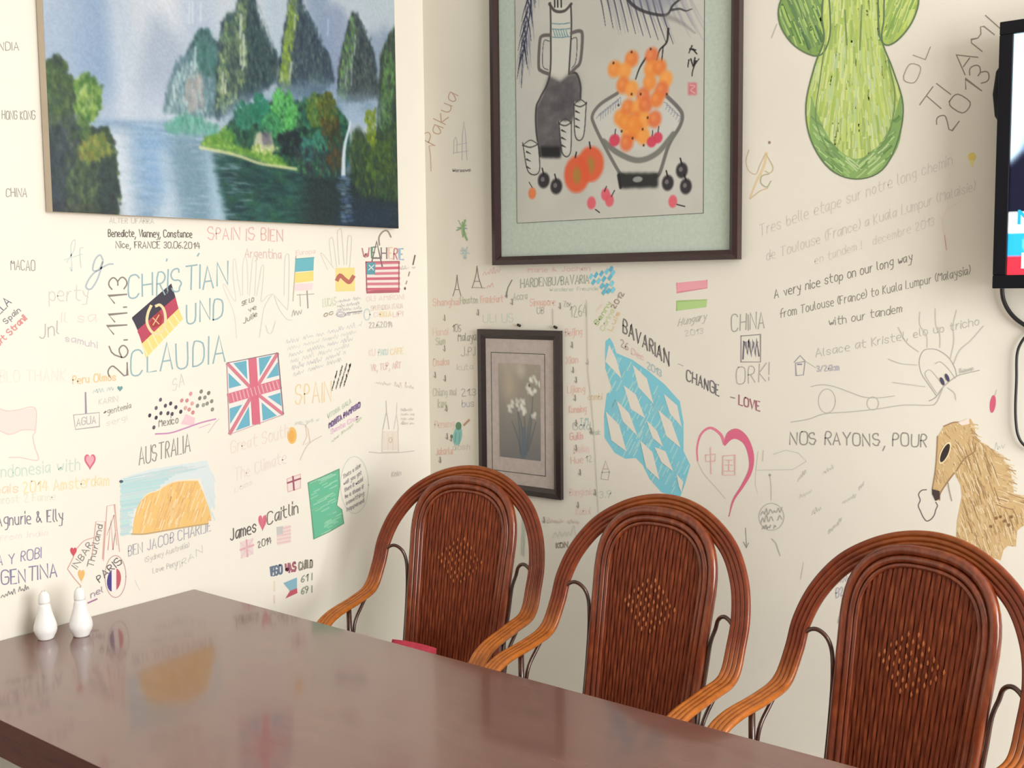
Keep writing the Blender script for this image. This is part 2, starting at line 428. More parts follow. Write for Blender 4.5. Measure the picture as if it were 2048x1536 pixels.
class Sheet:
    """raster on a wall sheet; to() turns a photo position on that sheet into raster coordinates"""
    def __init__(s, u0, u1, z0, z1, res, to):
        s.u0, s.u1, s.z0, s.z1 = u0, u1, z0, z1
        s.w = int((u1 - u0) * res); s.h = int((z1 - z0) * res); s.res = res; s.to_ = to
        s.a = np.zeros((s.h, s.w, 3)); s.yy, s.xx = np.mgrid[0:s.h, 0:s.w].astype(float)
    def to(s, p):
        u, z = s.to_(p[0], p[1]); return ((u - s.u0) * s.res - .5, (s.z1 - z) * s.res - .5)
    def polymask(s, pts, soft=0, raw=False):
        P = pts if raw else [s.to(p) for p in pts]
        m = np.zeros((s.h, s.w), bool); n = len(P)
        ys = [p[1] for p in P]; a, b = max(0, int(min(ys)) - 1), min(s.h, int(max(ys)) + 2)
        if a >= b: return m.astype(float)
        yy, xx = s.yy[a:b], s.xx[a:b]; mm = np.zeros(yy.shape, bool)
        for i in range(n):
            x1, y1 = P[i]; x2, y2 = P[(i + 1) % n]
            if y1 == y2: continue
            c = (y1 > yy) != (y2 > yy); mm ^= c & (xx < (x2 - x1) * (yy - y1) / (y2 - y1) + x1)
        m[a:b] = mm
        return blur(m.astype(float), soft) if soft else m.astype(float)
    def put(s, mask, c, k=1.):
        c = np.asarray(c, float); mask = (mask * k)[..., None]; s.a = s.a * (1 - mask) + c * mask
    def poly(s, pts, c, soft=1, k=1., rough=0, seed=1):
        m = s.polymask(pts, soft)
        if rough: m = np.clip((m + (fbm(s.h, s.w, 7, 7, seed) - .5) * rough * (m > .02) * (m < .98)), 0, 1)
        s.put(m, c, k); return m
    def tex(s, mask, c1, c2, sy, sx, seed, k=1., con=1.8):
        n = np.clip((fbm(s.h, s.w, sy, sx, seed) - .5) * con + .5, 0, 1)[..., None]
        s.put(mask, np.asarray(c1, float) * (1 - n) + np.asarray(c2, float) * n, k)
    def dab(s, x, y, rx, ry, c, k=1., ang=0, hard=.5):
        r = max(rx, ry) + 2; x0, x1 = int(max(0, x - r)), int(min(s.w, x + r + 1)); y0, y1 = int(max(0, y - r)), int(min(s.h, y + r + 1))
        if x0 >= x1 or y0 >= y1: return
        X = s.xx[y0:y1, x0:x1] - x; Y = s.yy[y0:y1, x0:x1] - y; ca, sa = math.cos(ang), math.sin(ang)
        d = np.sqrt(((X * ca + Y * sa) / rx) ** 2 + ((-X * sa + Y * ca) / ry) ** 2)
        m = (np.clip((1.15 - d) / hard, 0, 1) * k)[..., None]
        s.a[y0:y1, x0:x1] = s.a[y0:y1, x0:x1] * (1 - m) + np.asarray(c, float) * m
    def dabs(s, mask, n, cols, rx, ry, k=.8, ang=0, jit=.4, seed=5):
        r = np.random.default_rng(seed); ys, xs = np.nonzero(mask > .5)
        if not len(ys): return
        for i in r.integers(0, len(ys), n):
            c = np.asarray(cols[r.integers(0, len(cols))], float) * r.uniform(.85, 1.15)
            s.dab(xs[i], ys[i], rx * r.uniform(.6, 1.4), ry * r.uniform(.6, 1.4), np.clip(c, 0, 255), k, ang + r.uniform(-jit, jit))
    def stroke(s, pts, wd, c, k=1., w1=None, hard=.5):
        P = [Vector((*s.to(p), 0)) for p in pts]
        if len(P) > 2: P = catmull(P, 8)
        L = sum((b - a).length for a, b in zip(P[:-1], P[1:])); n = max(2, int(L / max(.5, wd * .35)))
        # sample evenly
        d = [0]
        for a, b in zip(P[:-1], P[1:]): d.append(d[-1] + (b - a).length)
        wm = max(wd, w1 or 0) + 2; x0 = int(max(0, min(p.x for p in P) - wm)); x1 = int(min(s.w, max(p.x for p in P) + wm + 1))
        y0 = int(max(0, min(p.y for p in P) - wm)); y1 = int(min(s.h, max(p.y for p in P) + wm + 1))
        if x0 >= x1 or y0 >= y1: return
        mk = np.zeros((y1 - y0, x1 - x0)); X = s.xx[y0:y1, x0:x1]; Y = s.yy[y0:y1, x0:x1]
        for i in range(n + 1):
            t_ = d[-1] * i / n; j = 0
            while j < len(d) - 2 and d[j + 1] < t_: j += 1
            f = 0 if d[j + 1] == d[j] else (t_ - d[j]) / (d[j + 1] - d[j]); p = P[j].lerp(P[j + 1], f)
            ww = wd if w1 is None else wd + (w1 - wd) * i / n
            mk = np.maximum(mk, np.clip((1.15 - np.hypot(X - p.x, Y - p.y) / ww) / hard, 0, 1))
        mk = (mk * k)[..., None]; s.a[y0:y1, x0:x1] = s.a[y0:y1, x0:x1] * (1 - mk) + np.asarray(c, float) * mk
    def ell(s, cx, cy, rx, ry, c, k=1., ang=0, hard=.35):
        x, y = s.to((cx, cy)); x2, _ = s.to((cx + rx, cy)); _, y2 = s.to((cx, cy + ry))
        s.dab(x, y, abs(x2 - x), abs(y2 - y), c, k, ang, hard)
    def build(s, name, mat, parent, pos, ref, light=None):
        l = np.clip(s.a, 0, 255) / 255; l = np.where(l <= .04045, l / 12.92, ((l + .055) / 1.055) ** 2.4)
        if ref is not None: l = np.clip(l / np.array(ref) * np.array(WALL_ALB), .003, .92)
        # mesh with one vertex per sample
        U = s.u0 + (np.arange(s.w)) / (s.w - 1) * (s.u1 - s.u0); Z = s.z1 - (np.arange(s.h)) / (s.h - 1) * (s.z1 - s.z0)
        V = pos(np.repeat(U[None], s.h, 0).ravel(), np.repeat(Z[:, None], s.w, 1).ravel())
        i = (np.arange(s.h - 1)[:, None] * s.w + np.arange(s.w - 1)[None]).ravel()
        F = np.stack([i, i + s.w, i + s.w + 1, i + 1], -1)
        me = bpy.data.meshes.new(name); me.vertices.add(len(V)); me.vertices.foreach_set('co', V.astype(np.float32).ravel())
        me.loops.add(F.size); me.loops.foreach_set('vertex_index', F.astype(np.int32).ravel())
        me.polygons.add(len(F)); me.polygons.foreach_set('loop_start', (np.arange(len(F)) * 4).astype(np.int32))
        me.update(calc_edges=True); me.materials.append(mat); setcol(me, l.reshape(-1, 3))
        o = bpy.data.objects.new(name, me); col.objects.link(o); o.parent = parent; return o

# ------------------------------------------------------------------ landscape canvas on the left wall
PX = .0345; PYL, PYR, PZ0, PZ1 = -1.4088, -.1756, 1.8066, 2.63
def to_l(px, py):
    p = on_x(px, py, PX); return p.y, p.z
S = Sheet(PYL, PYR, PZ0, PZ1, 400, to_l)
h, w_ = S.h, S.w
yb = S.to((300, 235))[1]
# sky and mist
n1 = fbm(h, w_, 90, 60, 3)[..., None]; gy = (S.yy / yb)[..., None]
S.a = np.array((166, 184, 204.)) * (1 - n1) + np.array((216, 222, 226.)) * n1
S.poly([(95, -200), (200, -200), (215, 40), (250, 235), (95, 235)], (150, 174, 204), 22, .7)
S.poly([(170, -200), (225, -200), (240, 60), (235, 190), (200, 200), (165, 150)], (120, 152, 190), 16, .55)
S.poly([(255, -200), (420, -200), (400, 60), (330, 30), (300, 90), (285, 20)], (222, 226, 232), 22, .8)
S.poly([(196, -200), (215, -200), (262, 230), (246, 235)], (232, 236, 240), 9, .65)
S.poly([(290, 60), (312, 18), (336, 50), (372, 90), (350, 235), (268, 235)], (158, 174, 196), 8, .75, .3, 4)
S.poly([(262, 190), (420, 190), (420, 245), (240, 245)], (205, 217, 232), 16, .7)
S.poly([(355, 0), (390, -160), (420, -80), (440, 120), (380, 120)], (172, 188, 210), 10, .7)
for x in (386, 402, 379): S.stroke([(x, 5), (x - 1, 45)], 1.3, (222, 232, 240), .5)
S.poly([(520, -200), (575, -200), (560, 60), (640, 190), (560, 190), (530, 90)], (176, 196, 212), 9, .8)
S.poly([(600, -200), (652, -200), (660, 40), (690, 190), (620, 190)], (132, 154, 182), 7, .8, .3, 5)
S.poly([(640, 40), (655, 15), (672, 2), (690, 22), (705, 80), (720, 200), (640, 200)], (140, 158, 186), 6, .85, .3, 6)
S.stroke([(656, 38), (655, 70)], 1.2, (205, 218, 236), .5)
S.poly([(720, -200), (795, -200), (795, 70), (770, 60), (735, 30), (700, 20)], (188, 205, 214), 12, .9)
S.poly([(735, 60), (755, 70), (770, 45), (785, 80), (790, 210), (735, 210)], (138, 158, 182), 6, .8, .3, 9)
# mid mountain
def mount(poly, lit, dark, mid, litpoly, seed, k=1., soft=2, rough=.8):
    m = S.polymask(poly, soft); m = np.clip(m + (fbm(h, w_, 8, 6, seed) - .5) * rough * (m > .03) * (m < .97), 0, 1)
    S.tex(m, dark, mid, 26, 7, seed + 1, k)
    if litpoly:
        q = np.clip(S.polymask(litpoly, 5) * m, 0, 1); S.tex(q, lit, mid, 22, 5, seed + 2, .85 * k)
    S.dabs(m, int(m.sum() / 9), [dark, dark, mid], 1.6, 4.5, .5 * k, 0, .3, seed + 4)
    if litpoly: S.dabs(q, int(q.sum() / 9), [lit, tuple(min(255, v + 26) for v in lit), mid], 1.5, 4, .55 * k, 0, .3, seed + 5)
    return m
mount([(328, 225), (335, 180), (350, 140), (362, 115), (372, 112), (388, 78), (405, 58), (418, 62), (430, 80), (445, 100), (450, 235)], (150, 178, 182), (82, 116, 126), (122, 152, 160), [(330, 235), (352, 140), (400, 120), (415, 235)], 20, .95)
S.dabs(S.polymask([(386, 70), (416, 60), (432, 90), (430, 150), (398, 150)]), 150, [(72, 118, 116), (60, 108, 102), (90, 132, 130)], 3, 5, .5)
for a, b in (((391, 95), (390, 140)), ((391, 170), (393, 210)), ((347, 170), (350, 200))): S.stroke([a, b], 1.6, (206, 224, 228), .6)
S.dabs(S.polymask([(372, 160), (402, 150), (410, 215), (370, 220)]), 60, [(176, 172, 166), (160, 158, 160)], 2, 7, .4)
# the dark peaks
mount([(430, 232), (433, 170), (437, 100), (447, 45), (458, 28), (470, 32), (478, -15), (488, -60), (505, -60), (512, 20), (522, 55), (533, 78), (545, 100), (556, 112), (553, 160), (520, 190), (470, 215), (440, 236)],
      (140, 164, 108), (38, 58, 70), (70, 98, 92), [(430, 232), (437, 60), (470, 10), (492, -60), (494, 150), (455, 225)], 30)
S.poly([(458, 40), (470, 35), (476, 120), (470, 200), (458, 180)], (44, 66, 72), 3, .6)
for a, b, c in (((482, 30), (480, 75), 2), ((487, 70), (488, 130), 2), ((446, 145), (444, 185), 1.8), ((452, 160), (450, 185), 1.4), ((481, 90), (481, 130), 1.3), ((489, 120), (484, 140), 1.2)):
    S.stroke([a, b], c, (206, 214, 196), .75)
mount([(553, 200), (557, 140), (565, 80), (575, 20), (582, -30), (598, -30), (604, 10), (615, 35), (628, 50), (640, 85), (652, 105), (662, 130), (668, 160), (640, 185), (600, 195), (575, 210)],
      (132, 158, 72), (44, 58, 80), (76, 100, 104), [(553, 200), (575, 10), (592, -30), (600, 10), (584, 100), (578, 205)], 40)
S.dabs(S.polymask([(560, 150), (572, 60), (585, 10), (592, 40), (580, 110), (572, 170)]), 160, [(150, 178, 60), (112, 148, 52), (132, 160, 80)], 2, 4, .6)
for a, b, c in (((583, 125), (578, 160), 1.8), ((590, 30), (588, 60), 1.6), ((564, 145), (563, 160), 1.5)): S.stroke([a, b], c, (210, 220, 206), .6)
mount([(672, 205), (677, 130), (686, 90), (697, 45), (705, 24), (714, 30), (725, 58), (738, 85), (748, 110), (752, 140), (756, 190), (720, 205)], (96, 148, 78), (46, 56, 66), (80, 92, 92), [(672, 205), (690, 60), (708, 24), (714, 60), (706, 120), (690, 200)], 50)
for a, b, c in (((694, 135), (690, 170), 1.8), ((703, 110), (702, 170), 1.3), ((710, 70), (708, 110), 1.3)): S.stroke([a, b], c, (196, 206, 206), .6)
mount([(752, 260), (760, 110), (770, 85), (778, 70), (796, 40), (800, 460), (752, 450)], (84, 134, 66), (48, 62, 58), (74, 96, 80), [(755, 240), (772, 90), (790, 130), (780, 300)], 60)
for pl, sd in (([(435, 225), (440, 60), (500, -40), (555, 112), (550, 160), (460, 220)], 1), ([(556, 195), (585, -20), (662, 130), (660, 175)], 2), ([(676, 200), (708, 28), (752, 130), (754, 190)], 3)):
    S.dabs(S.polymask(pl), 420, [(92, 116, 116), (58, 78, 92), (110, 134, 122), (76, 98, 84), (48, 66, 80), (126, 148, 128)], 1.5, 4.2, .2, 0, .5, 400 + sd)
edge_dabs0 = [((512, 20), (533, 78)), ((533, 78), (556, 112)), ((437, 100), (447, 45)), ((447, 45), (470, 30)), ((604, 10), (628, 50)), ((628, 50), (662, 130)), ((714, 30), (738, 85)), ((738, 85), (754, 150)), ((372, 112), (405, 58)), ((405, 58), (440, 95))]
for (p_, q_) in edge_dabs0:
    for k in range(16):
        t_ = rng.random(); xy = S.to((p_[0] * (1 - t_) + q_[0] * t_ + rng.normal() * 2, p_[1] * (1 - t_) + q_[1] * t_ + rng.normal() * 2)); S.dab(xy[0], xy[1], 1.8, 3.2, [(60, 84, 92), (78, 106, 110), (50, 70, 82)][k % 3], .5)
# mist between
m = S.polymask([(430, 250), (445, 218), (520, 182), (560, 172), (660, 165), (670, 180), (690, 195), (745, 190), (760, 215), (750, 245), (600, 245)], 8)
S.tex(m, (104, 136, 162), (156, 184, 204), 9, 26, 70, .75)
m = S.polymask([(672, 195), (690, 205), (745, 230), (750, 260), (700, 245)], 5); S.put(m, (158, 182, 208), .7)
# lake
m = S.polymask([(90, 238), (330, 240), (400, 262), (500, 262), (800, 330), (800, 500), (90, 500)], 2)
S.tex(m, (124, 156, 186), (168, 192, 212), 4, 40, 80, 1.)
S.poly([(205, 265), (258, 255), (275, 500), (220, 500)], (214, 222, 230), 8, .9)
S.poly([(272, 262), (330, 258), (345, 330), (352, 400), (290, 400)], (136, 174, 212), 9, .75)
S.poly([(318, 296), (336, 300), (372, 450), (300, 450), (332, 380)], (196, 214, 226), 7, .85)
S.poly([(340, 268), (415, 268), (440, 460), (372, 460), (348, 340)], (118, 150, 168), 9, .9)
S.poly([(412, 296), (425, 300), (465, 460), (424, 460)], (168, 196, 214), 6, .9)
m = S.polymask([(424, 300), (500, 308), (580, 335), (700, 350), (800, 350), (800, 480), (462, 480)], 4)
S.tex(m, (26, 58, 62), (46, 92, 86), 5, 26, 90, 1.)
S.dabs(m, 500, [(34, 76, 70), (22, 50, 58), (52, 104, 92), (40, 84, 64)], 6, 1.6, .5, 0, .1, 91)
S.poly([(610, 345), (800, 340), (800, 480), (600, 480)], (38, 46, 50), 12, .75)
for cx, cy, r_ in ((578, 405, 13), (560, 350, 12), (500, 400, 14), (545, 430, 12)): S.ell(cx, cy, r_, r_ * 1.2, (56, 112, 74), .45, 0, 1.)
S.poly([(690, 400), (795, 410), (795, 470), (660, 460)], (40, 58, 84), 9, .6)
S.dabs(S.polymask([(100, 245), (330, 245), (500, 262), (500, 470), (210, 470)]), 260, [(190, 206, 222), (150, 180, 200), (130, 160, 182)], 9, 1.1, .3, 0, .06, 93)
# banks and trees of the island
m = S.polymask([(328, 252), (350, 236), (372, 228), (395, 232), (418, 245), (440, 250), (436, 270), (372, 268), (335, 262)], 2)
S.tex(m, (92, 150, 140), (128, 182, 168), 14, 4, 100, .9); S.dabs(m, 90, [(84, 158, 140), (120, 180, 168)], 1.6, 5, .5)
m = S.polymask([(400, 290), (412, 272), (440, 265), (470, 268), (500, 292), (560, 300), (600, 330), (592, 338), (540, 328), (480, 308), (430, 298)], 1)
S.tex(m, (88, 138, 62), (124, 168, 74), 5, 9, 110); S.dabs(m, 160, [(120, 172, 72), (84, 140, 60), (146, 180, 92)], 2.2, 2.2, .6)
m = S.polymask([(440, 268), (470, 232), (478, 222), (500, 225), (510, 205), (530, 208), (555, 195), (575, 188), (590, 205), (620, 195), (640, 188), (660, 200), (680, 220), (694, 245), (700, 300), (690, 350), (640, 352), (590, 338), (560, 312), (530, 298), (480, 292)], 2)
S.tex(m, (28, 62, 58), (56, 104, 76), 10, 8, 120); S.dabs(m, 620, [(36, 92, 80), (50, 112, 74), (30, 68, 60), (64, 122, 84), (24, 52, 52)], 3.2, 4.2, .65, 0, .8, 121)
for cx, cy, rx, ry, cs in ((568, 222, 25, 30, [(88, 172, 92), (62, 142, 72), (104, 190, 110)]), (520, 222, 18, 22, [(36, 118, 96), (52, 138, 108)]), (488, 232, 16, 18, [(40, 112, 92), (58, 130, 104)]),
                           (628, 220, 15, 24, [(120, 146, 66), (84, 116, 58), (70, 100, 50)]), (655, 225, 20, 30, [(86, 96, 46), (64, 84, 44), (110, 112, 52)]), (640, 285, 18, 16, [(46, 110, 96), (66, 132, 112)]), (612, 300, 14, 18, [(62, 130, 112), (40, 96, 96)]),
                           (455, 270, 14, 9, [(110, 160, 72), (84, 140, 66)]), (545, 250, 20, 16, [(70, 150, 96), (50, 118, 80)])):
    x, y = S.to((cx, cy)); q = (((S.xx - x) / (rx * .82)) ** 2 + ((S.yy - y) / (ry * .86)) ** 2 < 1).astype(float)
    S.dabs(q, int(rx * ry * .35), cs, 2.0, 3.4, .7, 0, .7, int(cx))
S.dabs(S.polymask([(555, 270), (600, 262), (600, 312), (560, 308)]), 60, [(24, 36, 46), (30, 44, 50)], 4, 4, .6)
S.poly([(505, 298), (512, 266), (520, 262), (532, 276), (540, 264), (548, 292), (552, 300), (530, 304)], (206, 204, 178), 1, .85)
S.poly([(522, 270), (528, 262), (540, 262), (544, 290), (526, 290)], (104, 102, 116), 1, .8)
S.dabs(S.polymask([(500, 290), (555, 292), (555, 306), (505, 306)]), 40, [(196, 206, 140), (140, 180, 80)], 1.6, 2.6, .7)
S.stroke([(400, 294), (440, 302), (480, 312), (520, 326), (565, 333), (592, 337)], 1.9, (212, 216, 164), .85)
S.dabs(S.polymask([(590, 300), (690, 290), (690, 350), (640, 355), (600, 345)]), 150, [(40, 50, 62), (52, 70, 88), (60, 66, 60), (40, 70, 74)], 2, 6, .5)
S.dabs(S.polymask([(640, 240), (680, 240), (686, 340), (650, 340)]), 90, [(70, 64, 46), (54, 56, 44), (96, 72, 40)], 2, 6, .5)
# right bank and waterfall
m = S.polymask([(698, 300), (705, 262), (718, 252), (728, 270), (760, 262), (775, 250), (800, 240), (800, 400), (720, 385), (700, 350)], 3)
S.tex(m, (38, 54, 48), (70, 98, 66), 16, 6, 130); S.dabs(m, 260, [(60, 96, 60), (40, 60, 52), (84, 112, 52), (48, 70, 60)], 2.2, 5, .6, 0, .4, 131)
S.dabs(S.polymask([(728, 225), (750, 220), (752, 290), (735, 290)]), 80, [(132, 150, 50), (104, 132, 46)], 2, 4, .7)
S.dabs(S.polymask([(740, 290), (780, 280), (782, 340), (728, 360)]), 80, [(82, 114, 52), (64, 90, 48)], 2.4, 5, .6)
S.stroke([(700, 243), (697, 258), (690, 285), (687, 310), (686, 350)], 1.6, (212, 224, 236), .95, 4.0)
S.dabs(S.polymask([(676, 352), (698, 352), (704, 440), (684, 445)]), 70, [(120, 148, 168), (90, 120, 140), (70, 100, 140)], 6, 1.2, .55, 0, .05)
# trees at the left edge
def tree(poly, cs, hl, n, seed):
    m = S.polymask(poly, 2); m = np.clip(m + (fbm(h, w_, 9, 8, seed) - .5) * .9 * (m > .03) * (m < .97), 0, 1)
    S.tex(m, cs[0], cs[1], 14, 5, seed); S.dabs(m, n, cs, 2.6, 4, .65, 0, .6, seed + 1)
    if hl: S.dabs(S.polymask(hl[0], 0), hl[2], hl[1], 2.4, 3.4, .7, 0, .7, seed + 2)
tree([(90, 128), (105, 122), (120, 118), (132, 135), (145, 175), (150, 240), (165, 270), (170, 440), (90, 440)], [(40, 56, 52), (58, 80, 62), (34, 46, 56), (52, 70, 60)], ([(96, 125), (125, 122), (138, 180), (120, 235), (96, 210)], [(80, 104, 56), (62, 92, 58), (94, 120, 62)], 160), 420, 140)
tree([(145, 170), (158, 158), (172, 152), (186, 160), (196, 172), (198, 205), (186, 228), (172, 240), (158, 225), (148, 210)], [(86, 122, 54), (112, 148, 66), (64, 104, 52)], ([(148, 165), (185, 158), (190, 185), (160, 205)], [(146, 176, 80), (128, 164, 70), (158, 186, 98)], 130), 160, 150)
S.dabs(S.polymask([(168, 205), (192, 200), (180, 235), (168, 235)]), 50, [(52, 110, 52), (36, 92, 50)], 2.4, 4, .7)
tree([(150, 300), (165, 272), (190, 260), (212, 262), (225, 290), (230, 330), (236, 370), (236, 450), (150, 450)], [(44, 66, 56), (60, 86, 56), (36, 52, 54), (50, 74, 54)], ([(160, 290), (185, 268), (208, 270), (204, 310), (172, 330)], [(122, 132, 56), (104, 122, 48), (150, 140, 62), (92, 110, 52)], 120), 360, 160)
tree([(92, 290), (125, 275), (150, 320), (150, 440), (92, 440)], [(48, 60, 70), (60, 74, 78), (40, 52, 54)], None, 220, 170)
S.dabs(S.polymask([(130, 360), (180, 330), (190, 400), (140, 410)]), 90, [(84, 108, 56), (70, 96, 52)], 2.2, 4.4, .5)
S.dabs(S.polymask([(190, 320), (228, 310), (235, 440), (195, 440)]), 160, [(36, 52, 56), (44, 62, 62)], 2.4, 5, .6)
for a, b in (((128, 255), (124, 420)), ((150, 230), (156, 420)), ((180, 330), (186, 430))): S.stroke([a, b], 1.4, (120, 128, 140), .35)
for poly_, cs_, n_ in (([(96, 125), (122, 120), (140, 165), (146, 230), (100, 250)], [(70, 98, 60), (46, 66, 58), (96, 122, 70), (58, 84, 64)], 240), ([(142, 168), (172, 148), (202, 176), (200, 215), (176, 244), (150, 222)], [(150, 178, 96), (104, 142, 62), (70, 112, 56), (172, 196, 120), (56, 98, 54)], 200),
                       ([(100, 230), (170, 235), (175, 300), (150, 420), (100, 420)], [(60, 84, 62), (84, 104, 72), (50, 64, 70), (104, 118, 96), (40, 54, 52), (74, 86, 96)], 380), ([(158, 300), (176, 264), (214, 258), (228, 300), (212, 330), (168, 340)], [(140, 150, 74), (108, 128, 56), (150, 132, 66), (80, 106, 60), (122, 144, 80)], 200), ([(140, 330), (230, 320), (236, 430), (130, 430)], [(62, 88, 62), (86, 110, 70), (44, 60, 60), (104, 120, 84), (38, 52, 54)], 420)):
    S.dabs(S.polymask(poly_), n_, cs_, 2.0, 4.6, .5, 0, .5, n_ + 7)
def edge_dabs(pts, n, cols, rx, ry, spread, seed):
    r = np.random.default_rng(seed)
    for k in range(n):
        i = r.integers(0, len(pts) - 1); t_ = r.random(); x = pts[i][0] * (1 - t_) + pts[i + 1][0] * t_ + r.normal() * spread; y = pts[i][1] * (1 - t_) + pts[i + 1][1] * t_ + r.normal() * spread
        q = S.to((x, y)); S.dab(q[0], q[1], rx * r.uniform(.5, 1.4), ry * r.uniform(.5, 1.4), cols[r.integers(0, len(cols))], .7, r.uniform(-.6, .6))
edge_dabs([(96, 126), (120, 118), (134, 140), (144, 172), (148, 205)], 60, [(60, 84, 58), (78, 104, 62), (40, 58, 56)], 2.4, 3.2, 3, 1)
edge_dabs([(150, 172), (172, 152), (194, 168), (200, 200), (188, 228), (172, 244), (160, 240)], 90, [(116, 152, 74), (86, 128, 62), (146, 176, 92), (60, 104, 56)], 2.6, 3.2, 4, 2)
edge_dabs([(166, 270), (190, 258), (214, 262), (226, 290), (232, 330), (236, 370), (236, 418)], 110, [(60, 84, 58), (46, 66, 58), (96, 116, 62), (38, 54, 54)], 2.4, 3.4, 3, 3)
edge_dabs([(168, 240), (176, 262), (160, 270)], 30, [(60, 90, 60), (84, 112, 66)], 2.4, 3.4, 4, 4)
S.dabs(S.polymask([(196, 320), (230, 312), (236, 430), (200, 430)]), 180, [(36, 52, 56), (44, 60, 62), (50, 70, 64)], 2.2, 5, .5, 0, .4, 44)
S.dabs(S.polymask([(96, 250), (130, 260), (130, 420), (96, 420)]), 150, [(48, 60, 74), (58, 72, 84), (40, 52, 56)], 1.8, 6, .45, 0, .2, 45)
S.poly([(90, 405), (240, 418), (240, 450), (90, 450)], (42, 42, 48), 6, .6)
S.poly([(460, 448), (800, 452), (800, 480), (460, 480)], (24, 34, 40), 2, .5)
for c_ in range(3): S.a[..., c_] = S.a[..., c_] * .35 + blur(S.a[..., c_], 1) * .65
S.a += (fbm(h, w_, 2, 2, 300, 1)[..., None] - .5) * 12
pt = tag(empty('landscape_painting', (0, PYL, PZ0)), 'large unframed canvas of misty green mountains and a lake on left wall', 'painting')
def pos_l(u, z): return np.stack([np.full_like(u, PX), u - PYL, z - PZ0], -1)
S.build('painted_front', M['canvas'], pt, pos_l, WALL_L)
box('canvas_stretcher', (.004, 0, 0), (PX - .0006, PYR - PYL, PZ1 - PZ0), M['canvas_edge'], pt)

# ------------------------------------------------------------------ framed ink still life on the right wall
FX0, FX1, FZ0, FZ1, FP = .3199, 1.2128, 1.6789, 2.72, .029
def to_r(px, py):
    p = on_y(px, py, -.016); return p.x, p.z
def frame_rails(root, x0, x1, z0, z1, wd, dep, mat, y0=-.002):
    ox, oz = root.location.x, root.location.z
    x0 -= ox; x1 -= ox; z0 -= oz; z1 -= oz
    C = [(x0, z0), (x1, z0), (x1, z1), (x0, z1)]; I = [(x0 + wd, z0 + wd), (x1 - wd, z0 + wd), (x1 - wd, z1 - wd), (x0 + wd, z1 - wd)]
    for i in range(4):
        j = (i + 1) % 4; a, b, c, d = C[i], C[j], I[j], I[i]
        am = ((a[0] * .45 + d[0] * .55), (a[1] * .45 + d[1] * .55)); bm = ((b[0] * .45 + c[0] * .55), (b[1] * .45 + c[1] * .55))
        V = [(a[0], y0, a[1]), (b[0], y0, b[1]), (c[0], y0, c[1]), (d[0], y0, d[1]),
             (a[0], -dep, a[1]), (b[0], -dep, b[1]), (bm[0], -dep - .003, bm[1]), (am[0], -dep - .003, am[1]), (c[0], -dep + .006, c[1]), (d[0], -dep + .006, d[1])]
        F = [(0, 1, 5, 4), (4, 5, 6, 7), (7, 6, 8, 9), (9, 8, 2, 3), (0, 4, 7, 9, 3), (1, 2, 8, 6, 5), (0, 3, 2, 1)]
        mesh('frame_rail', V, F, mat, root)
fr = tag(empty('framed_still_life', (FX0, 0, FZ0)), 'large dark framed ink still life of gourd jug and orange fruit', 'picture')
frame_rails(fr, FX0, FX1, FZ0, FZ1, .0275, FP, M['frame'])
box('mount', (.018, -.013, .018), (FX1 - FX0 - .018, -.003, FZ1 - FZ0 - .018), M['mat_green'], fr)
bl = to_r(1034, 446); br = to_r(1405.5, 425.5)
AX0, AX1, AZ0, AZ1 = bl[0], br[0], (bl[1] + br[1]) / 2, 2.60
S = Sheet(AX0, AX1, AZ0, AZ1, 520, to_r); h, w_ = S.h, S.w
n1 = fbm(h, w_, 60, 60, 5)[..., None]
S.a = np.array((186, 180, 166.)) * (1 - n1) + np.array((200, 192, 178.)) * n1
G1, G2, K = (96, 90, 86), (66, 62, 60), (36, 34, 34)
# hanging pine needles top left
for i in range(26):
    t_ = i / 25; x = 1070 - 22 * t_ + rng.uniform(-7, 7); y = -90 + 210 * t_
    dx = rng.uniform(-22, 12); S.stroke([(x, y), (x + dx * .5, y + 26), (x + dx * .7, y + 56)], 2.6, (112, 112, 128), .38, .8, 1.)
for i in range(22):
    t_ = i / 21; x = 1068 - 24 * t_; y = -90 + 200 * t_; dx = rng.choice((-15, -10, 5, 9)); S.stroke([(x, y), (x + dx * .6, y + 22), (x + dx, y + 48)], 1.9, (52, 52, 74), .8, .6)
S.stroke([(1068, -90), (1060, 20), (1046, 110), (1042, 175)], 2.0, (44, 46, 66), .8, .8)
# needles and branch at top right
for i in range(34):
    x = 1190 + 5.5 * i + rng.uniform(-3, 3); y = -60 + rng.uniform(-20, 30) + i * .8; S.stroke([(x, y), (x + 16, y + 50), (x + 26 + i * .5, y + 100)], 4.0, (128, 124, 138), .26, 1.2, 1.)
for i in range(10):
    x = 1190 + 14 * i; y = -40 + i * 4; S.stroke([(x, y), (x + 12, y + 45), (x + 20 + i, y + 92)], 2.0, (64, 62, 80), .75, .7)
S.poly([(1250, -60), (1380, -60), (1350, 10), (1320, 25), (1270, 12)], (132, 130, 142), 8, .6)
S.stroke([(1245, -20), (1262, 8), (1290, 24), (1330, 30), (1345, 10), (1370, -10)], 3, (58, 56, 58), .85, 2)
S.stroke([(1342, 20), (1358, 18), (1370, 22), (1382, 18)], 2.2, (60, 58, 60), .8, 1)
S.stroke([(1330, 32), (1360, 45), (1388, 66)], 6, (120, 114, 112), .5, 2, 1.)
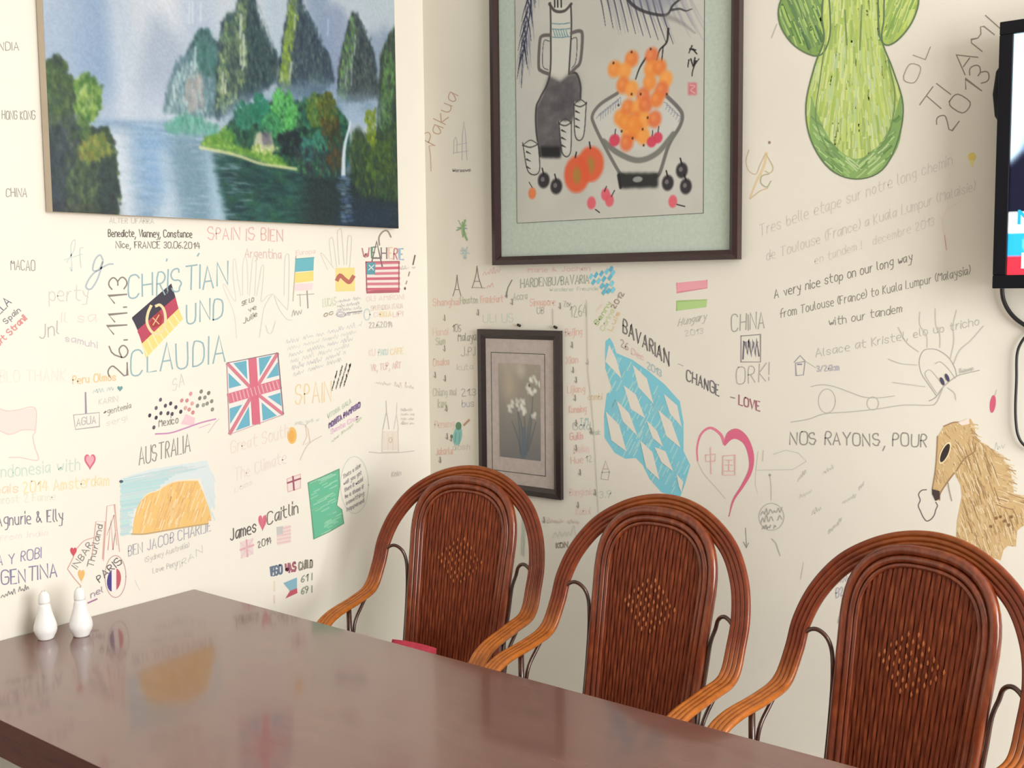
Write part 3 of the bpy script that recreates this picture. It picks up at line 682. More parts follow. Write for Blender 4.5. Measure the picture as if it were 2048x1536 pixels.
# gourd jug
S.poly([(1098, 10), (1140, 10), (1142, 60), (1137, 150), (1140, 160), (1100, 160), (1102, 70)], (206, 200, 184), 1, .9)
S.poly([(1097, 152), (1120, 164), (1137, 150), (1152, 147), (1160, 168), (1160, 196), (1150, 225), (1140, 250), (1120, 315), (1080, 314), (1072, 260), (1072, 215), (1086, 190)], (94, 88, 86), 2, .97)
S.tex(S.polymask([(1097, 152), (1120, 164), (1137, 150), (1152, 147), (1160, 168), (1158, 196), (1140, 230), (1120, 300), (1082, 300), (1074, 230)], 5), (82, 76, 78), (118, 112, 108), 16, 16, 8, .7)
S.stroke([(1100, 6), (1101, 60), (1099, 150), (1080, 195), (1072, 215), (1072, 260), (1080, 312)], 1.9, G2, .9)
S.stroke([(1141, 8), (1142, 60), (1137, 148)], 1.8, G2, .9); S.stroke([(1138, 147), (1152, 147), (1160, 170), (1160, 196)], 2.0, G2, .9)
S.poly([(1080, 292), (1120, 292), (1120, 315), (1083, 314)], (42, 40, 40), 2, .9)
S.stroke([(1098, 8), (1110, 22), (1128, 22), (1142, 8)], 2.6, (76, 66, 64), .9)
for x in (1108, 1114, 1121): S.stroke([(x, -20), (x + 1, 14)], 1.6, K, .9)
for y in (47, 58, 74): S.stroke([(1104, y), (1120, y + 1), (1139, y - 1)], 1., (96, 130, 138), .8)
for i in range(6): S.stroke([(1106 + i * 5, 60), (1110 + i * 5, 72), (1108 + i * 5, 68)], .9, (92, 136, 146), .8)
for pts in ([(1100, 70), (1084, 72), (1079, 84), (1077, 132), (1083, 142), (1098, 148)], [(1142, 66), (1158, 62), (1164, 72), (1160, 122), (1150, 136), (1140, 146)]):
    S.stroke(pts, 3.2, (104, 94, 90), .95); 
for pts in ([(1098, 82), (1087, 84), (1085, 130), (1096, 140)], [(1142, 78), (1153, 78), (1151, 122), (1143, 136)]): S.stroke(pts, .9, G2, .8)
# cups
def cup(x0, x1, yt, yb_, lean=0):
    S.poly([(x0, yt), (x1, yt), (x1 - 4 + lean, yb_), (x0 + 5 + lean, yb_)], (200, 194, 180), 1, .95)
    S.stroke([(x0, yt), (x0 + 5 + lean, yb_), (x1 - 4 + lean, yb_), (x1, yt)], 1.2, (62, 58, 56), .85)
    S.stroke([(x0, yt + 5), ((x0 + x1) / 2, yt - 5), (x1, yt + 3)], 1.1, (70, 66, 64), .8); S.stroke([(x0, yt + 5), ((x0 + x1) / 2, yt + 9), (x1, yt + 3)], 1.3, (60, 56, 54), .8)
    for k_ in range(3): S.stroke([(x0 + 5 + lean * .5, yt + 18 + k_ * 15), (x0 + 13 + lean * .5, yt + 22 + k_ * 15)], 1.8, (48, 46, 46), .85, .7)
cup(1147, 1172, 204, 272, -2); cup(1117, 1142, 242, 305, 2); cup(1045, 1076, 285, 342, 6)
# bowl
S.poly([(1182, 232), (1230, 188), (1290, 180), (1340, 195), (1364, 232), (1345, 275), (1310, 300), (1240, 300), (1205, 278)], (202, 196, 184), 3, .75)
S.stroke([(1234, 186), (1200, 208), (1184, 230), (1188, 250), (1210, 295), (1238, 345), (1246, 350)], 3.2, (112, 108, 100), .95)
S.stroke([(1332, 192), (1354, 214), (1363, 230), (1358, 252), (1336, 290), (1318, 345), (1308, 350)], 3.4, (108, 104, 98), .95)
S.stroke([(1206, 282), (1236, 306), (1275, 320), (1312, 306), (1345, 268)], 5, (120, 116, 106), .95)
for i in range(9): S.stroke([(1192 + i * 5, 236 - i * 4), (1200 + i * 5, 226 - i * 4), (1200 + i * 5, 240 - i * 4)], .8, (130, 130, 140), .7)
for i in range(6): S.stroke([(1326 + i * 5, 204 + i * 5), (1334 + i * 5, 208 + i * 5), (1330 + i * 5, 218 + i * 5)], .8, (130, 130, 140), .7)
S.poly([(1234, 345), (1316, 345), (1314, 374), (1240, 376)], (48, 46, 44), 2, .95); S.ell(1274, 358, 10, 6, (170, 166, 156), .8); S.stroke([(1236, 350), (1240, 374)], 3, K, .8)
# loquats
S.stroke([(1335, 58), (1332, 84), (1318, 100), (1312, 120)], 2.2, (42, 40, 38), .9, 1.3)
S.stroke([(1290, 116), (1278, 136), (1270, 158)], 2, (42, 40, 38), .9, 1.2); S.stroke([(1325, 92), (1322, 122)], 1.3, (42, 40, 38), .9)
for i, (x, y) in enumerate([(1228, 138), (1262, 118), (1248, 142), (1302, 112), (1300, 138), (1318, 135), (1330, 158), (1322, 180), (1298, 165), (1245, 170), (1262, 178), (1285, 192), (1240, 235), (1255, 215), (1275, 215), (1290, 210),
                            (1250, 245), (1270, 240), (1288, 240), (1308, 238), (1256, 268), (1272, 262), (1285, 272), (1252, 285), (1265, 250), (1312, 198)]):
    c = [(232, 138, 62), (226, 122, 60), (236, 150, 70), (220, 112, 66)][i % 4]
    S.ell(x, y, 15, 19, c, .92, 0, .5); S.ell(x - 3, y - 3, 7, 9, (240, 168, 92), .35, 0, .9)
for x, y in ((1262, 104), (1300, 98), (1226, 126), (1236, 210), (1262, 188), (1280, 188), (1294, 235), (1242, 262), (1284, 258), (1264, 276), (1286, 290), (1332, 188)): S.ell(x, y, 2.2, 3, (70, 46, 36), .8)
for x, y, r_ in ((1228, 280, 11), (1302, 283, 10), (1314, 275, 10)): S.ell(x, y, r_, r_ * 1.15, (206, 66, 84), .92); S.stroke([(x + 1, y - 12), (x + 2, y - 22)], 1.1, K, .8)
# persimmons, cherries, water chestnuts
for x, y, rx, ry in ((1180, 328, 26, 35), (1153, 348, 25, 36)): S.ell(x, y, rx, ry, (216, 92, 58), .93, 0, .25); S.ell(x, y + 2, 10, 20, (156, 134, 62), .75, 0, .7)
S.stroke([(1180, 296), (1178, 284)], 1.6, K, .9); S.stroke([(1150, 314), (1152, 304)], 1.6, K, .9)
for x, y in ((1182, 405), (1218, 400), (1210, 388), (1344, 402)): S.ell(x, y, 9, 13, (216, 92, 100), .9)
S.ell(1064, 386, 8, 12, (220, 120, 70), .9); S.stroke([(1064, 374), (1058, 364)], 1, K, .8)
for a, b in (((1212, 372), (1208, 382)), ((1228, 380), (1222, 392)), ((1190, 418), (1198, 424)), ((1352, 408), (1368, 412))): S.stroke([a, b], 1.1, K, .85)
for x, y in ((1087, 360), (1112, 372), (1334, 365), (1362, 340), (1370, 372)):
    S.ell(x, y, 12, 16, (52, 48, 50), .95); S.ell(x - 2, y - 2, 4, 5, (150, 140, 136), .6); S.stroke([(x, y - 12), (x - 3, y - 24)], 1.5, K, .9)
# signature and seal
for pts in ([(1382, 92), (1376, 106)], [(1378, 98), (1390, 100)], [(1384, 98), (1392, 108)], [(1376, 120), (1374, 134)], [(1380, 118), (1384, 132)], [(1388, 116), (1386, 130), (1396, 118)], [(1390, 122), (1384, 140), (1382, 152)]): S.stroke(pts, 1.5, (36, 34, 34), .9, 1.)
S.poly([(1374, 165), (1392, 165), (1392, 190), (1374, 190)], (206, 96, 104), 1, .75); S.stroke([(1378, 170), (1388, 172), (1380, 180), (1388, 186)], 1., (214, 170, 160), .8)
def pos_f(u, z): return np.stack([u - FX0, np.full_like(u, -.0142), z - FZ0], -1)
S.build('ink_painting', M['paper'], fr, pos_f, WALL_R)
for a, b in (((AX0 - .0012, AZ0 - .0012), (AX1 + .0012, AZ0)), ((AX0 - .0012, AZ0), (AX0, AZ1)), ((AX1, AZ0), (AX1 + .0012, AZ1)), ((AX0 - .0012, AZ1), (AX1 + .0012, AZ1 + .0012))):
    box('border_line', (a[0] - FX0, -.0145, a[1] - FZ0), (b[0] - FX0, -.013, b[1] - FZ0), M['line'], fr)

# ------------------------------------------------------------------ small framed flower print
GX0, GX1, GZ0, GZ1, GP = .2408, .5865, .9147, 1.4648, .017
sf = tag(empty('framed_flower_print', (GX0, 0, GZ0)), 'small dark framed print of white daffodils in grey mount', 'picture')
frame_rails(sf, GX0, GX1, GZ0, GZ1, .031, GP, M['frame_dark'])
box('mount', (.02, -.010, .02), (GX1 - GX0 - .02, -.003, GZ1 - GZ0 - .02), M['mat_grey'], sf)
def to_s(px, py):
    p = on_y(px, py, -.011); return p.x, p.z
zs = lambda a, b: (940 + a / 4.15, 640 + b / 4.15)
a = to_s(*zs(172, 265)); b = to_s(*zs(628, 1300))
for k_, (ax, az, bx, bz) in enumerate(((a[0], b[1], b[0], b[1] + .002), (a[0], a[1] - .002, b[0], a[1]), (a[0], b[1], a[0] + .002, a[1]), (b[0] - .002, b[1], b[0], a[1]))):
    box('mount_line', (ax - GX0, -.0106, az - GZ0), (bx - GX0, -.0095, bz - GZ0), M['line'], sf)
a = to_s(*zs(240, 358)); b = to_s(*zs(586, 1170))
S = Sheet(a[0], b[0], b[1], a[1], 420, to_s); h, w_ = S.h, S.w
n1 = fbm(h, w_, 30, 16, 7)[..., None]; g = (S.yy / h)[..., None]
S.a = (np.array((150, 138, 120.)) * (1 - n1) + np.array((176, 162, 142.)) * n1) * (1 - g) + np.array((118, 112, 108.)) * g
S.ell(*zs(330, 560), 16, 40, (190, 170, 140), .5, 0, 1.); S.ell(*zs(420, 420), 12, 18, (196, 186, 164), .6, 0, 1.)
for pts in ([(440, 1130), (430, 900), (385, 700)], [(450, 1130), (455, 900), (450, 800)], [(460, 1120), (480, 920), (500, 780)], [(480, 1080), (520, 940), (545, 850)], [(430, 1120), (400, 980), (350, 840)], [(465, 1100), (500, 900), (520, 640)], [(420, 1100), (410, 900), (395, 760)]):
    S.stroke([zs(*p) for p in pts], 2.4, (98, 102, 102), .65, .9)
S.stroke([zs(440, 1130), zs(450, 1000), zs(448, 900)], 5, (98, 108, 116), .7, 3)
for x, y in ((510, 490), (535, 500), (480, 560), (500, 610), (525, 600), (400, 690), (440, 740), (415, 720), (460, 770), (440, 690), (335, 740), (350, 700), (530, 780), (575, 545)):
    q = zs(x, y)
    for k_ in range(4): S.ell(q[0] + rng.uniform(-4, 4), q[1] + rng.uniform(-6, 6), 3.2, 6, (222, 214, 198), .55, rng.uniform(-1, 1), .7)
S.ell(*zs(490, 545), 2, 3, (96, 90, 84), .8)
def pos_s(u, z): return np.stack([u - GX0, np.full_like(u, -.0112), z - GZ0], -1)
S.build('flower_picture', M['paper'], sf, pos_s, WALL_R)
for px, py in ((1040, 654), (1113, 658)):
    q = on_y(px, py, 0)
    tube('hanging_nail', [(q.x - GX0, .0, q.z - GZ0 + .004), (q.x - GX0, -.012, q.z - GZ0 + .008)], .0045, M['nail'], sf)

# ------------------------------------------------------------------ television on the right wall
TVY = -.115
tl = on_y(1994, 46, TVY); bl = on_y(1992, 577, TVY)
TX, TZ1, TZ0, TWD = (tl.x + bl.x) / 2, tl.z, bl.z, 1.06
tv = tag(empty('television', (TX, 0, TZ0)), 'black flat television mounted on the right wall showing a news programme', 'television')
THt = TZ1 - TZ0
box('cabinet', (0, TVY + .006, 0), (TWD, TVY + .062, THt), M['black'], tv, .008)
B_ = .030
for a, b in (((0, 0), (TWD, B_ * 1.05)), ((0, THt - B_), (TWD, THt)), ((0, B_ * 1.05), (B_, THt - B_)), ((TWD - B_, B_ * 1.05), (TWD, THt - B_))):
    box('bezel', (a[0], TVY - .006, a[1]), (b[0], TVY + .006, b[1]), M['black'], tv, .002)
zz = THt * .745
V, F = tube_geo([(.004, TVY + .035, zz - .075), (-.006, TVY + .035, zz - .05), (-.010, TVY + .035, zz), (-.006, TVY + .035, zz + .05), (.004, TVY + .035, zz + .075)], [.004, .010, .012, .010, .004], 10)
mesh('side_grip', V, F, M['black'], tv, True)
box('wall_bracket', (TWD * .35, TVY + .06, THt * .3), (TWD * .65, -.001, THt * .7), M['black'], tv)
def to_t(px, py):
    p = on_y(px, py, TVY + .001); return p.x, p.z
S = Sheet(TX + B_ - .002, TX + TWD - B_ + .002, TZ0 + B_, TZ1 - B_ + .002, 190, to_t); h, w_ = S.h, S.w
n1 = fbm(h, w_, 60, 14, 9)[..., None]; S.a = np.array((128, 166, 232.)) * (1 - n1) + np.array((196, 226, 255.)) * n1
fx = lambda p: TX + B_ + p * (TWD - 2 * B_)
def rc(x0, x1, y0, y1, c): # fractions across, photo rows
    za = to_t(2030, y0)[1]; zb = to_t(2030, y1)[1]
    P = [((fx(x0) - S.u0) * S.res, (S.z1 - za) * S.res), ((fx(x1) - S.u0) * S.res, (S.z1 - za) * S.res), ((fx(x1) - S.u0) * S.res, (S.z1 - zb) * S.res), ((fx(x0) - S.u0) * S.res, (S.z1 - zb) * S.res)]
    S.put(S.polymask(P, 0, True), c)
S.put(S.polymask([(0, 0), (6, 0), (6, h * .55), (0, h * .55)], 1, True), (206, 238, 255))
S.put(S.polymask([(0, h * .53), (6, h * .47), (14, h * .45), (30, h * .52), (40, h * .75), (0, h * .75)], 1, True), (14, 16, 40))
S.put(S.polymask([(4, h * .47), (12, h * .40), (16, h * .48)], 1, True), (90, 120, 190))
rc(-.01, 1.01, 416, 458, (244, 250, 255)); rc(-.01, 1.01, 458, 502, (38, 168, 226)); rc(-.01, 1.01, 502, 560, (208, 48, 66))
for r_ in (7, 10): 
    for k_ in range(40):
        a_ = k_ * .157; S.dab((2046 - 2015) * .17 + 7 + r_ * .5 * math.cos(a_), h * .862 + r_ * .5 * math.sin(a_), .8, .8, (120, 226, 250), .8)
def pos_t(u, z): return np.stack([u - TX, np.full_like(u, TVY + .003), z - TZ0], -1)
S.build('screen', M['screen'], tv, pos_t, None)
def tvtext(body, px, py, size, c):
    cu = bpy.data.curves.new('caption', 'FONT'); cu.body = body; cu.size = size; cu.extrude = .0003; cu.offset = .0012
    o = bpy.data.objects.new('screen_text', cu); col.objects.link(o)
    dg = bpy.context.evaluated_depsgraph_get(); me = bpy.data.meshes.new_from_object(o.evaluated_get(dg)); bpy.data.objects.remove(o)
    p = on_y(px, py, TVY + .002); o = bpy.data.objects.new('screen_text', me); col.objects.link(o); o.parent = tv
    o.location = (p.x - TX, TVY + .002, p.z - TZ0); o.rotation_euler = (math.pi / 2, 0, 0)
    mt = pmat('caption_colour', lin(c), .3); N, L, b = nodes(mt); b.inputs['Emission Color'].default_value = (*lin(c), 1); b.inputs['Emission Strength'].default_value = .9
    me.materials.clear(); me.materials.append(mt); return o
tvtext('NA', 2033, 448, .046, (30, 160, 190)); tvtext('1', 2034, 536, .05, (255, 250, 250))
# cables
def cabl(pts, rad, label):
    P = catmull([on_y(px, py, -.012) for px, py in pts], 8)
    o = tube('power_cable', P, rad, M['cable'], None, 8); tag(o, label, 'cable', 'television cables on the wall'); return o
cabl([(2004, 560), (2005, 590), (2012, 612), (2026, 632), (2046, 648), (2075, 662), (2110, 660)], .0052, 'thick black cable hanging from the bottom of the television')
cabl([(2080, 660), (2058, 668), (2043, 684), (2034, 710), (2033, 760), (2031, 810), (2032, 845), (2036, 870), (2046, 888), (2065, 900), (2100, 905)], .0034, 'thin black cable looping down the wall below the television')
# ------------------------------------------------------------------ drawings and handwriting on the walls
FONT = {k: [[(int(t[i]), int(t[i + 1])) for i in range(0, len(t), 2)] for t in v.split()] for k, v in {
'A': '022842 1434', 'B': '02082837362505 2534332202', 'C': '473818070312324' '3', 'D': '0208284743220' '2', 'E': '38080232 0525', 'F': '380802 0525', 'G': '47381807031232434525', 'H': '0208 4248 0545', 'I': '0208',
'J': '3833221203', 'K': '0208 380532', 'L': '080232', 'M': '0208254842', 'N': '02084248', 'O': '180703123243473818', 'P': '02082837362505', 'Q': '180703123243473818 3341', 'R': '02082837362505 1532', 'S': '373818070615354433321203',
'T': '0848 2822', 'U': '080312324348', 'V': '082248', 'W': '0812263248', 'X': '0248 0842', 'Y': '082548 2522', 'Z': '08480242',
'a': '361605031223' '35 3632', 'b': '080222333526' '05', 'c': '352616050312' '2233', 'd': '3832 342616050312' '2234', 'e': '043435261605' '031232', 'f': '38281712 0535', 'g': '361605041333 36312010', 'h': '0802 05162635' '32', 'i': '0602 0708',
'j': '161100 1718', 'k': '0802 360432', 'l': '080312', 'm': '0602 05162522 25364542', 'n': '0602 0516263532', 'o': '160503122233352616', 'p': '0600 05162635332203', 'q': '3630 352616050312' '33', 'r': '0602 041626',
's': '352616051424' '33221203', 't': '18132232 0636', 'u': '0603122233 3632', 'v': '062236', 'w': '0612253246', 'x': '0236 0632', 'y': '061433 362000', 'z': '06360232',
'0': '180703123243473818', '1': '062822', '2': '071828373602' '42', '3': '07182837362515 25343322120' '3', '4': '280444 3732', '5': '38080525343322' '02', '6': '38170403122233342504', '7': '083812', '8': '25363728180706153433221203' '041525', '9': '36251506071828373612',
'.': '0203', ',': '1200', '!': '0804 0302', '-': '0535', '/': '0238', '(': '18060412', ')': '08161402', '&': '42071827040312' '34', "'": '0807', '?': '071828372524 2322', '@': '352414043' '545362615', '*': '0337 0733'}.items()}
def font_paths(txt):
    out = []; x = 0
    for ch in txt:
        if ch == ' ': x += 3.0; continue
        g = FONT.get(ch, FONT['-']); jx = R.uniform(-.15, .15); jy = R.uniform(-.25, .25); sl = R.uniform(-.06, .06); s = R.uniform(.92, 1.06)
        mx = max(p[0] for l in g for p in l)
        for l in g:
            P = [((p[0] * s + x + jx + (p[1] - 2) * sl), ((p[1] - 2) * s + jy)) for p in l]
            if len(P) >= 5:
                Q = [P[0]]
                for a, b in zip(P[:-1], P[1:]):
                    Q += [(a[0] * .75 + b[0] * .25, a[1] * .75 + b[1] * .25), (a[0] * .25 + b[0] * .75, a[1] * .25 + b[1] * .75)]
                P = Q + [P[-1]]
            out.append(P)
        x += mx + 1.35
    return out, max(1, x - 1.35)
def fade(c, left, k):
    w = (252, 247, 232) if left else (226, 214, 195)
    return tuple(c[i] + (w[i] - c[i]) * k for i in range(3))
class Ink:
    """flat ink on one wall, traced in photo positions and laid on the wall surface"""
    def __init__(s, wall, name, label=None):
        s.left = wall == 'L'; s.name = name; s.label = label; s.V = []; s.F = []; s.C = []; s.n = 0; s.k = 0; s.ref = WALL_L if s.left else WALL_R
    def lay(s, p):
        off = .0002 + .00009 * min(s.n, 18) + .0000024 * (s.k % 37)
        return on_x(p[0], p[1], off) if s.left else on_y(p[0], p[1], -off)
    def poly(s, pts, c):
        s.n += 1; s.k = 0; b = len(s.V); s.V += [s.lay(p) for p in pts]; s.F.append(tuple(range(b, b + len(pts)))); s.C += [alb(fade(c, s.left, .10), s.ref)] * len(pts); return s
    def line(s, pts, wd, c, smooth=False, w1=None, keep=False):
        if not keep: s.n += 1
        s.k += 1
        P = [Vector((p[0], p[1], 0)) for p in pts]
        if smooth and len(P) > 2: P = catmull(P, 5)
        n = len(P)
        if n < 2: return s
        b = len(s.V); cc = alb(fade(c, s.left, .10 if wd > 4 else .22 + .22 * min(1, max(0, (sum(c) / 3 - 150) / 50))), s.ref)
        for i in range(n):
            d = P[min(i + 1, n - 1)] - P[max(i - 1, 0)]
            if d.length < 1e-6: d = Vector((1, 0, 0))
            d.normalize(); nn = Vector((-d.y, d.x, 0)); k = 1.
            if 0 < i < n - 1:
                d1 = (P[i] - P[i - 1]).normalized(); k = 1 / max(.5, abs(nn.dot(Vector((-d1.y, d1.x, 0)))))
            ww = (wd if w1 is None else wd + (w1 - wd) * i / (n - 1)) * .5 * k
            e = d * (wd * .35 if wd < 6 else 0) * (-1 if i == 0 else 1 if i == n - 1 else 0)
            for sg in (-1, 1): s.V.append(s.lay(P[i] + e + nn * ww * sg)); s.C.append(cc)
        for i in range(n - 1): s.F.append((b + 2 * i, b + 2 * i + 1, b + 2 * i + 3, b + 2 * i + 2))
        return s
    def text(s, txt, p0, p1, hh, c, wd=1.8, rot=False, slant=0):
        s.n += 1; paths, W = font_paths(txt); p0 = Vector(p0); p1 = Vector(p1); d = p1 - p0
        up = Vector((0, -1)) if not rot else Vector((d.y, -d.x)).normalized()
        for P in paths: s.line([p0 + d * (x / W) + up * (y / 6 * hh) + Vector((slant * y / 6 * hh, 0)) for x, y in P], wd, c, keep=True)
        return s
    def ell(s, cx, cy, rx, ry, c, n=24, ang=0): 
        ca, sa = math.cos(ang), math.sin(ang)
        return s.poly([(cx + rx * math.cos(a) * ca - ry * math.sin(a) * sa, cy + rx * math.cos(a) * sa + ry * math.sin(a) * ca) for a in [2 * math.pi * k / n for k in range(n)]], c)
    def ring(s, cx, cy, rx, ry, wd, c, n=28, a0=0, a1=2 * math.pi): return s.line([(cx + rx * math.cos(a0 + (a1 - a0) * k / n), cy + ry * math.sin(a0 + (a1 - a0) * k / n)) for k in range(n + 1)], wd, c)
    def scrib(s, p0, p1, hh, c, wd=1.5, seed=0, words=None):
        """illegible handwriting: word-like wavy strokes"""
        r = random.Random(seed); s.n += 1; p0 = Vector(p0); p1 = Vector(p1); d = p1 - p0; L = d.length; x = 0
        while x < L - 4:
            wl = min(L - x, r.uniform(2.2, 5) * hh)
            P = []; k = 0; xx = x
            while xx < x + wl:
                P.append(p0 + d * (xx / L) + Vector((0, -1)) * hh * (r.uniform(.5, 1.0) if k % 2 else r.uniform(-.05, .25)) * (1.6 if r.random() < .15 and k % 2 else 1)); xx += hh * r.uniform(.22, .42); k += 1
            s.line(P, wd, c, True, keep=True); x += wl + hh * r.uniform(.5, .9)
        return s
    def heart(s, cx, cy, wd, hh, c):
        P = []
        for k in range(32):
            a = 2 * math.pi * k / 32; P.append((cx + wd / 2 * math.sin(a) ** 3, cy - hh / 2 * (13 * math.cos(a) - 5 * math.cos(2 * a) - 2 * math.cos(3 * a) - math.cos(4 * a)) / 15))
        return s.poly(P, c)
    def done(s):
        o = mesh(s.name, s.V, s.F, M['ink'], wall_l if s.left else wall_r); setcol(o.data, s.C)
        if s.label: o['label'] = s.label
        return o
def T(wall, txt, p0, p1, hh, c, wd=1.8, rot=False, label=None, slant=0): return Ink(wall, 'handwriting', label).text(txt, p0, p1, hh, c, wd, rot, slant).done()
def bil(Q, u, v): return tuple((Q[0][i] * (1 - u) + Q[1][i] * u) * (1 - v) + (Q[3][i] * (1 - u) + Q[2][i] * u) * v for i in (0, 1))
GREY, PALE, DARK = (150, 146, 138), (205, 200, 186), (84, 78, 76)
PINK, TEAL, PURP = (226, 152, 152), (120, 178, 192), (116, 110, 150)
# =================================================================== LEFT WALL
for tx, y, x0, x1 in (('NDIA', 100, -2, 38), ('HONG KONG', 238, 4, 70), ('CHINA', 393, 12, 53)): T('L', tx, (x0, y), (x1, y + 1), 17, GREY, 1.8)
T('L', 'MACAO', (22, 540), (70, 541), 20, GREY, 1.8)
T('L', 'ALTER UFARRA', (219, 446), (308, 447), 10, (196, 192, 182), 1.5)
T('L', 'Benedicte, Vianney, Constance', (217, 473), (384, 475), 14, (88, 84, 80), 1.9)
T('L', 'Nice, FRANCE 30.06.2014', (232, 496), (400, 497), 13, (112, 108, 102), 1.7)
T('L', 'SPAIN IS BIEN', (416, 479), (567, 482), 24, (228, 164, 160), 2.2)
T('L', 'Argentina', (490, 514), (563, 518), 18, (218, 176, 166), 1.8)
T('L', '26.11.13', (256, 757), (252, 552), 38, (116, 108, 100), 2.8, True, 'date written upwards in black marker')
d = Ink('L', 'handwriting', 'pale blue looping letters')
d.line([(133, 525), (148, 500), (150, 480), (142, 492), (144, 540), (140, 535)], 2.4, (196, 212, 214), True).line([(128, 520), (165, 508)], 2, (196, 212, 214)).line([(162, 535), (160, 500), (166, 495)], 2.2, (190, 208, 212), True)
d.line([(206, 520), (200, 510), (190, 520), (186, 540), (198, 540), (206, 522), (196, 556), (182, 578), (172, 572), (186, 548), (214, 530), (226, 528)], 3.2, (158, 178, 194), True).done()
CB = (126, 172, 186)
T('L', 'CHRISTIAN', (256, 598), (456, 570), 46, CB, 3.0, False, 'large pale blue name beside the german flag')
d = Ink('L', 'handwriting'); d.line([(334, 518), (333, 522)], 3, CB).line([(395, 512), (398, 507)], 3, CB).done()
T('L', 'UND', (373, 650), (446, 634), 42, CB, 3.0); T('L', 'CLAUDIA', (262, 752), (450, 722), 54, CB, 3.0)
T('L', 'SA', (345, 782), (368, 770), 24, (206, 212, 206), 2)
d = Ink('L', 'flag_drawing', 'tilted black red and gold flag with round emblem')
L_, R_ = [(264, 635), (275, 660), (284, 687), (292, 716)], [(342.5, 567), (351, 594), (357, 617), (366, 638)]
for i, c in enumerate(((52, 46, 66), (196, 62, 88), (250, 226, 128))): d.poly([L_[i], R_[i], R_[i + 1], L_[i + 1]], c)
for k in range(14):
    a, b = bil([L_[2], R_[2], R_[3], L_[3]], k / 14, .1), bil([L_[2], R_[2], R_[3], L_[3]], (k + .6) / 14, .95); d.line([a, b], 3, (246, 214, 100) if k % 2 else (252, 234, 160), keep=True)
d.n += 1
for k in range(18):
    a, b = bil([L_[1], R_[1], R_[2], L_[2]], k / 18, .12), bil([L_[1], R_[1], R_[2], L_[2]], (k + .5) / 18, .9); d.line([a, b], 2, (178, 48, 76), keep=True)
d.n += 1
for k in range(22):
    a, b = bil([L_[0], R_[0], R_[1], L_[1]], k / 22, .08), bil([L_[0], R_[0], R_[1], L_[1]], (k + .4) / 22, .95); d.line([a, b], 1.6, (34, 30, 44), keep=True)
d.line([(302, 612), (296, 626), (294, 645), (302, 662), (314, 668), (326, 660), (331, 640), (328, 620), (320, 610), (312, 612)], 5.5, (244, 226, 172), True)
d.poly([(303, 640), (318, 622), (326, 634), (322, 650), (306, 656), (300, 648)], (170, 52, 50)).line([(306, 636), (318, 648)], 2, (232, 176, 120)).line([(318, 630), (306, 650)], 2, (232, 176, 120)).done()
T('L', 'perty', (98, 604), (178, 600), 30, (206, 196, 202), 2.2); T('L', 'Jnl', (80, 678), (118, 668), 28, (176, 172, 168), 2.4); T('L', 'Il sa', (122, 645), (192, 644), 20, (238, 208, 208), 2)
T('L', 'samuhi', (131, 682), (194, 696), 13, (192, 180, 196), 2); T('L', 'BELA', (-8, 636), (22, 606), 16, (92, 86, 108), 2.2, True); T('L', 'Spain', (12, 648), (42, 622), 11, (110, 108, 116), 1.8, True)
T('L', 'Wort Strani!', (-10, 700), (54, 638), 12, (222, 122, 120), 2.4, True)
T('L', 'PABLO THANK', (-30, 765), (130, 762), 24, (246, 230, 212), 2); T('L', 'Peru Olmos', (146, 768), (232, 760), 15, (238, 194, 124), 2.4)
Ink('L', 'heart_drawing').scrib((186, 786), (228, 781), 8, (182, 214, 214), 1.8, 4).heart(240, 777, 11, 12, (110, 160, 160)).done()
d = Ink('L', 'monument_drawing', 'thin tower standing on a sketched box'); d.line([(171, 785), (172, 826)], 3, (140, 130, 148), False, 4).line([(147, 830), (199, 825), (199, 853), (151, 859), (147, 830)], 1.8, (170, 160, 170)).text('AGUA', (153, 852), (192, 846), 15, (176, 166, 180), 1.8).done()
T('L', 'KARIN', (198, 809), (236, 803), 11, (200, 194, 184), 1.4); T('L', '@gentemia', (207, 830), (262, 816), 11, (150, 146, 138), 1.5); T('L', 'sergi', (213, 852), (254, 840), 11, (208, 204, 194), 1.3)
d = Ink('L', 'dot_drawing', 'cloud of black, red and grey finger dots'); rr = random.Random(2)
for c, L in (((72, 60, 78), [(1072, 65), (1043, 120), (1000, 170), (1043, 185), (1028, 250), (1075, 155), (1105, 105), (1140, 90), (1122, 155), (1150, 160), (1175, 115), (1208, 145)]), ((214, 140, 140), [(1215, 70), (1250, 70), (1275, 25), (1285, 90), (1240, 120), (1265, 130), (1290, 150)]), ((136, 142, 132), [(1345, 10), (1395, 20), (1335, 55), (1370, 50), (1415, 75), (1320, 105), (1360, 100), (1385, 90), (1420, 130)])):
    for x, y in L: q = rr.uniform(-20, 30); d.ell(x / 3.339, 780 + y / 3.339, 3.0, 4.3, tuple(min(235, v + q) for v in c), 12, .3)
d.done()
T('L', 'Mexico', (318, 854), (356, 846), 15, (130, 124, 118), 1.8)
d = Ink('L', 'underline_drawing', 'purple underline with pink scribble'); d.poly([(362, 848), (372, 828), (390, 836), (388, 852)], (246, 206, 214)).line([(311, 868), (340, 866), (366, 858), (400, 846), (431, 838)], 3, (196, 118, 178), True).line([(416, 866), (430, 846), (438, 838)], 1.6, (200, 190, 196)).line([(398, 856), (420, 848)], 1.6, (224, 160, 200)).done()
T('L', 'AUSTRALIA', (278, 930), (380, 902), 34, (138, 130, 126), 2.2)
d = Ink('L', 'flag_drawing', 'pale waving flag outlined in red at the left edge'); d.poly([(-14, 820), (0, 818), (15, 822), (35, 820), (70, 816), (71, 860), (45, 860), (20, 869), (0, 862), (-14, 860)], (252, 230, 222))
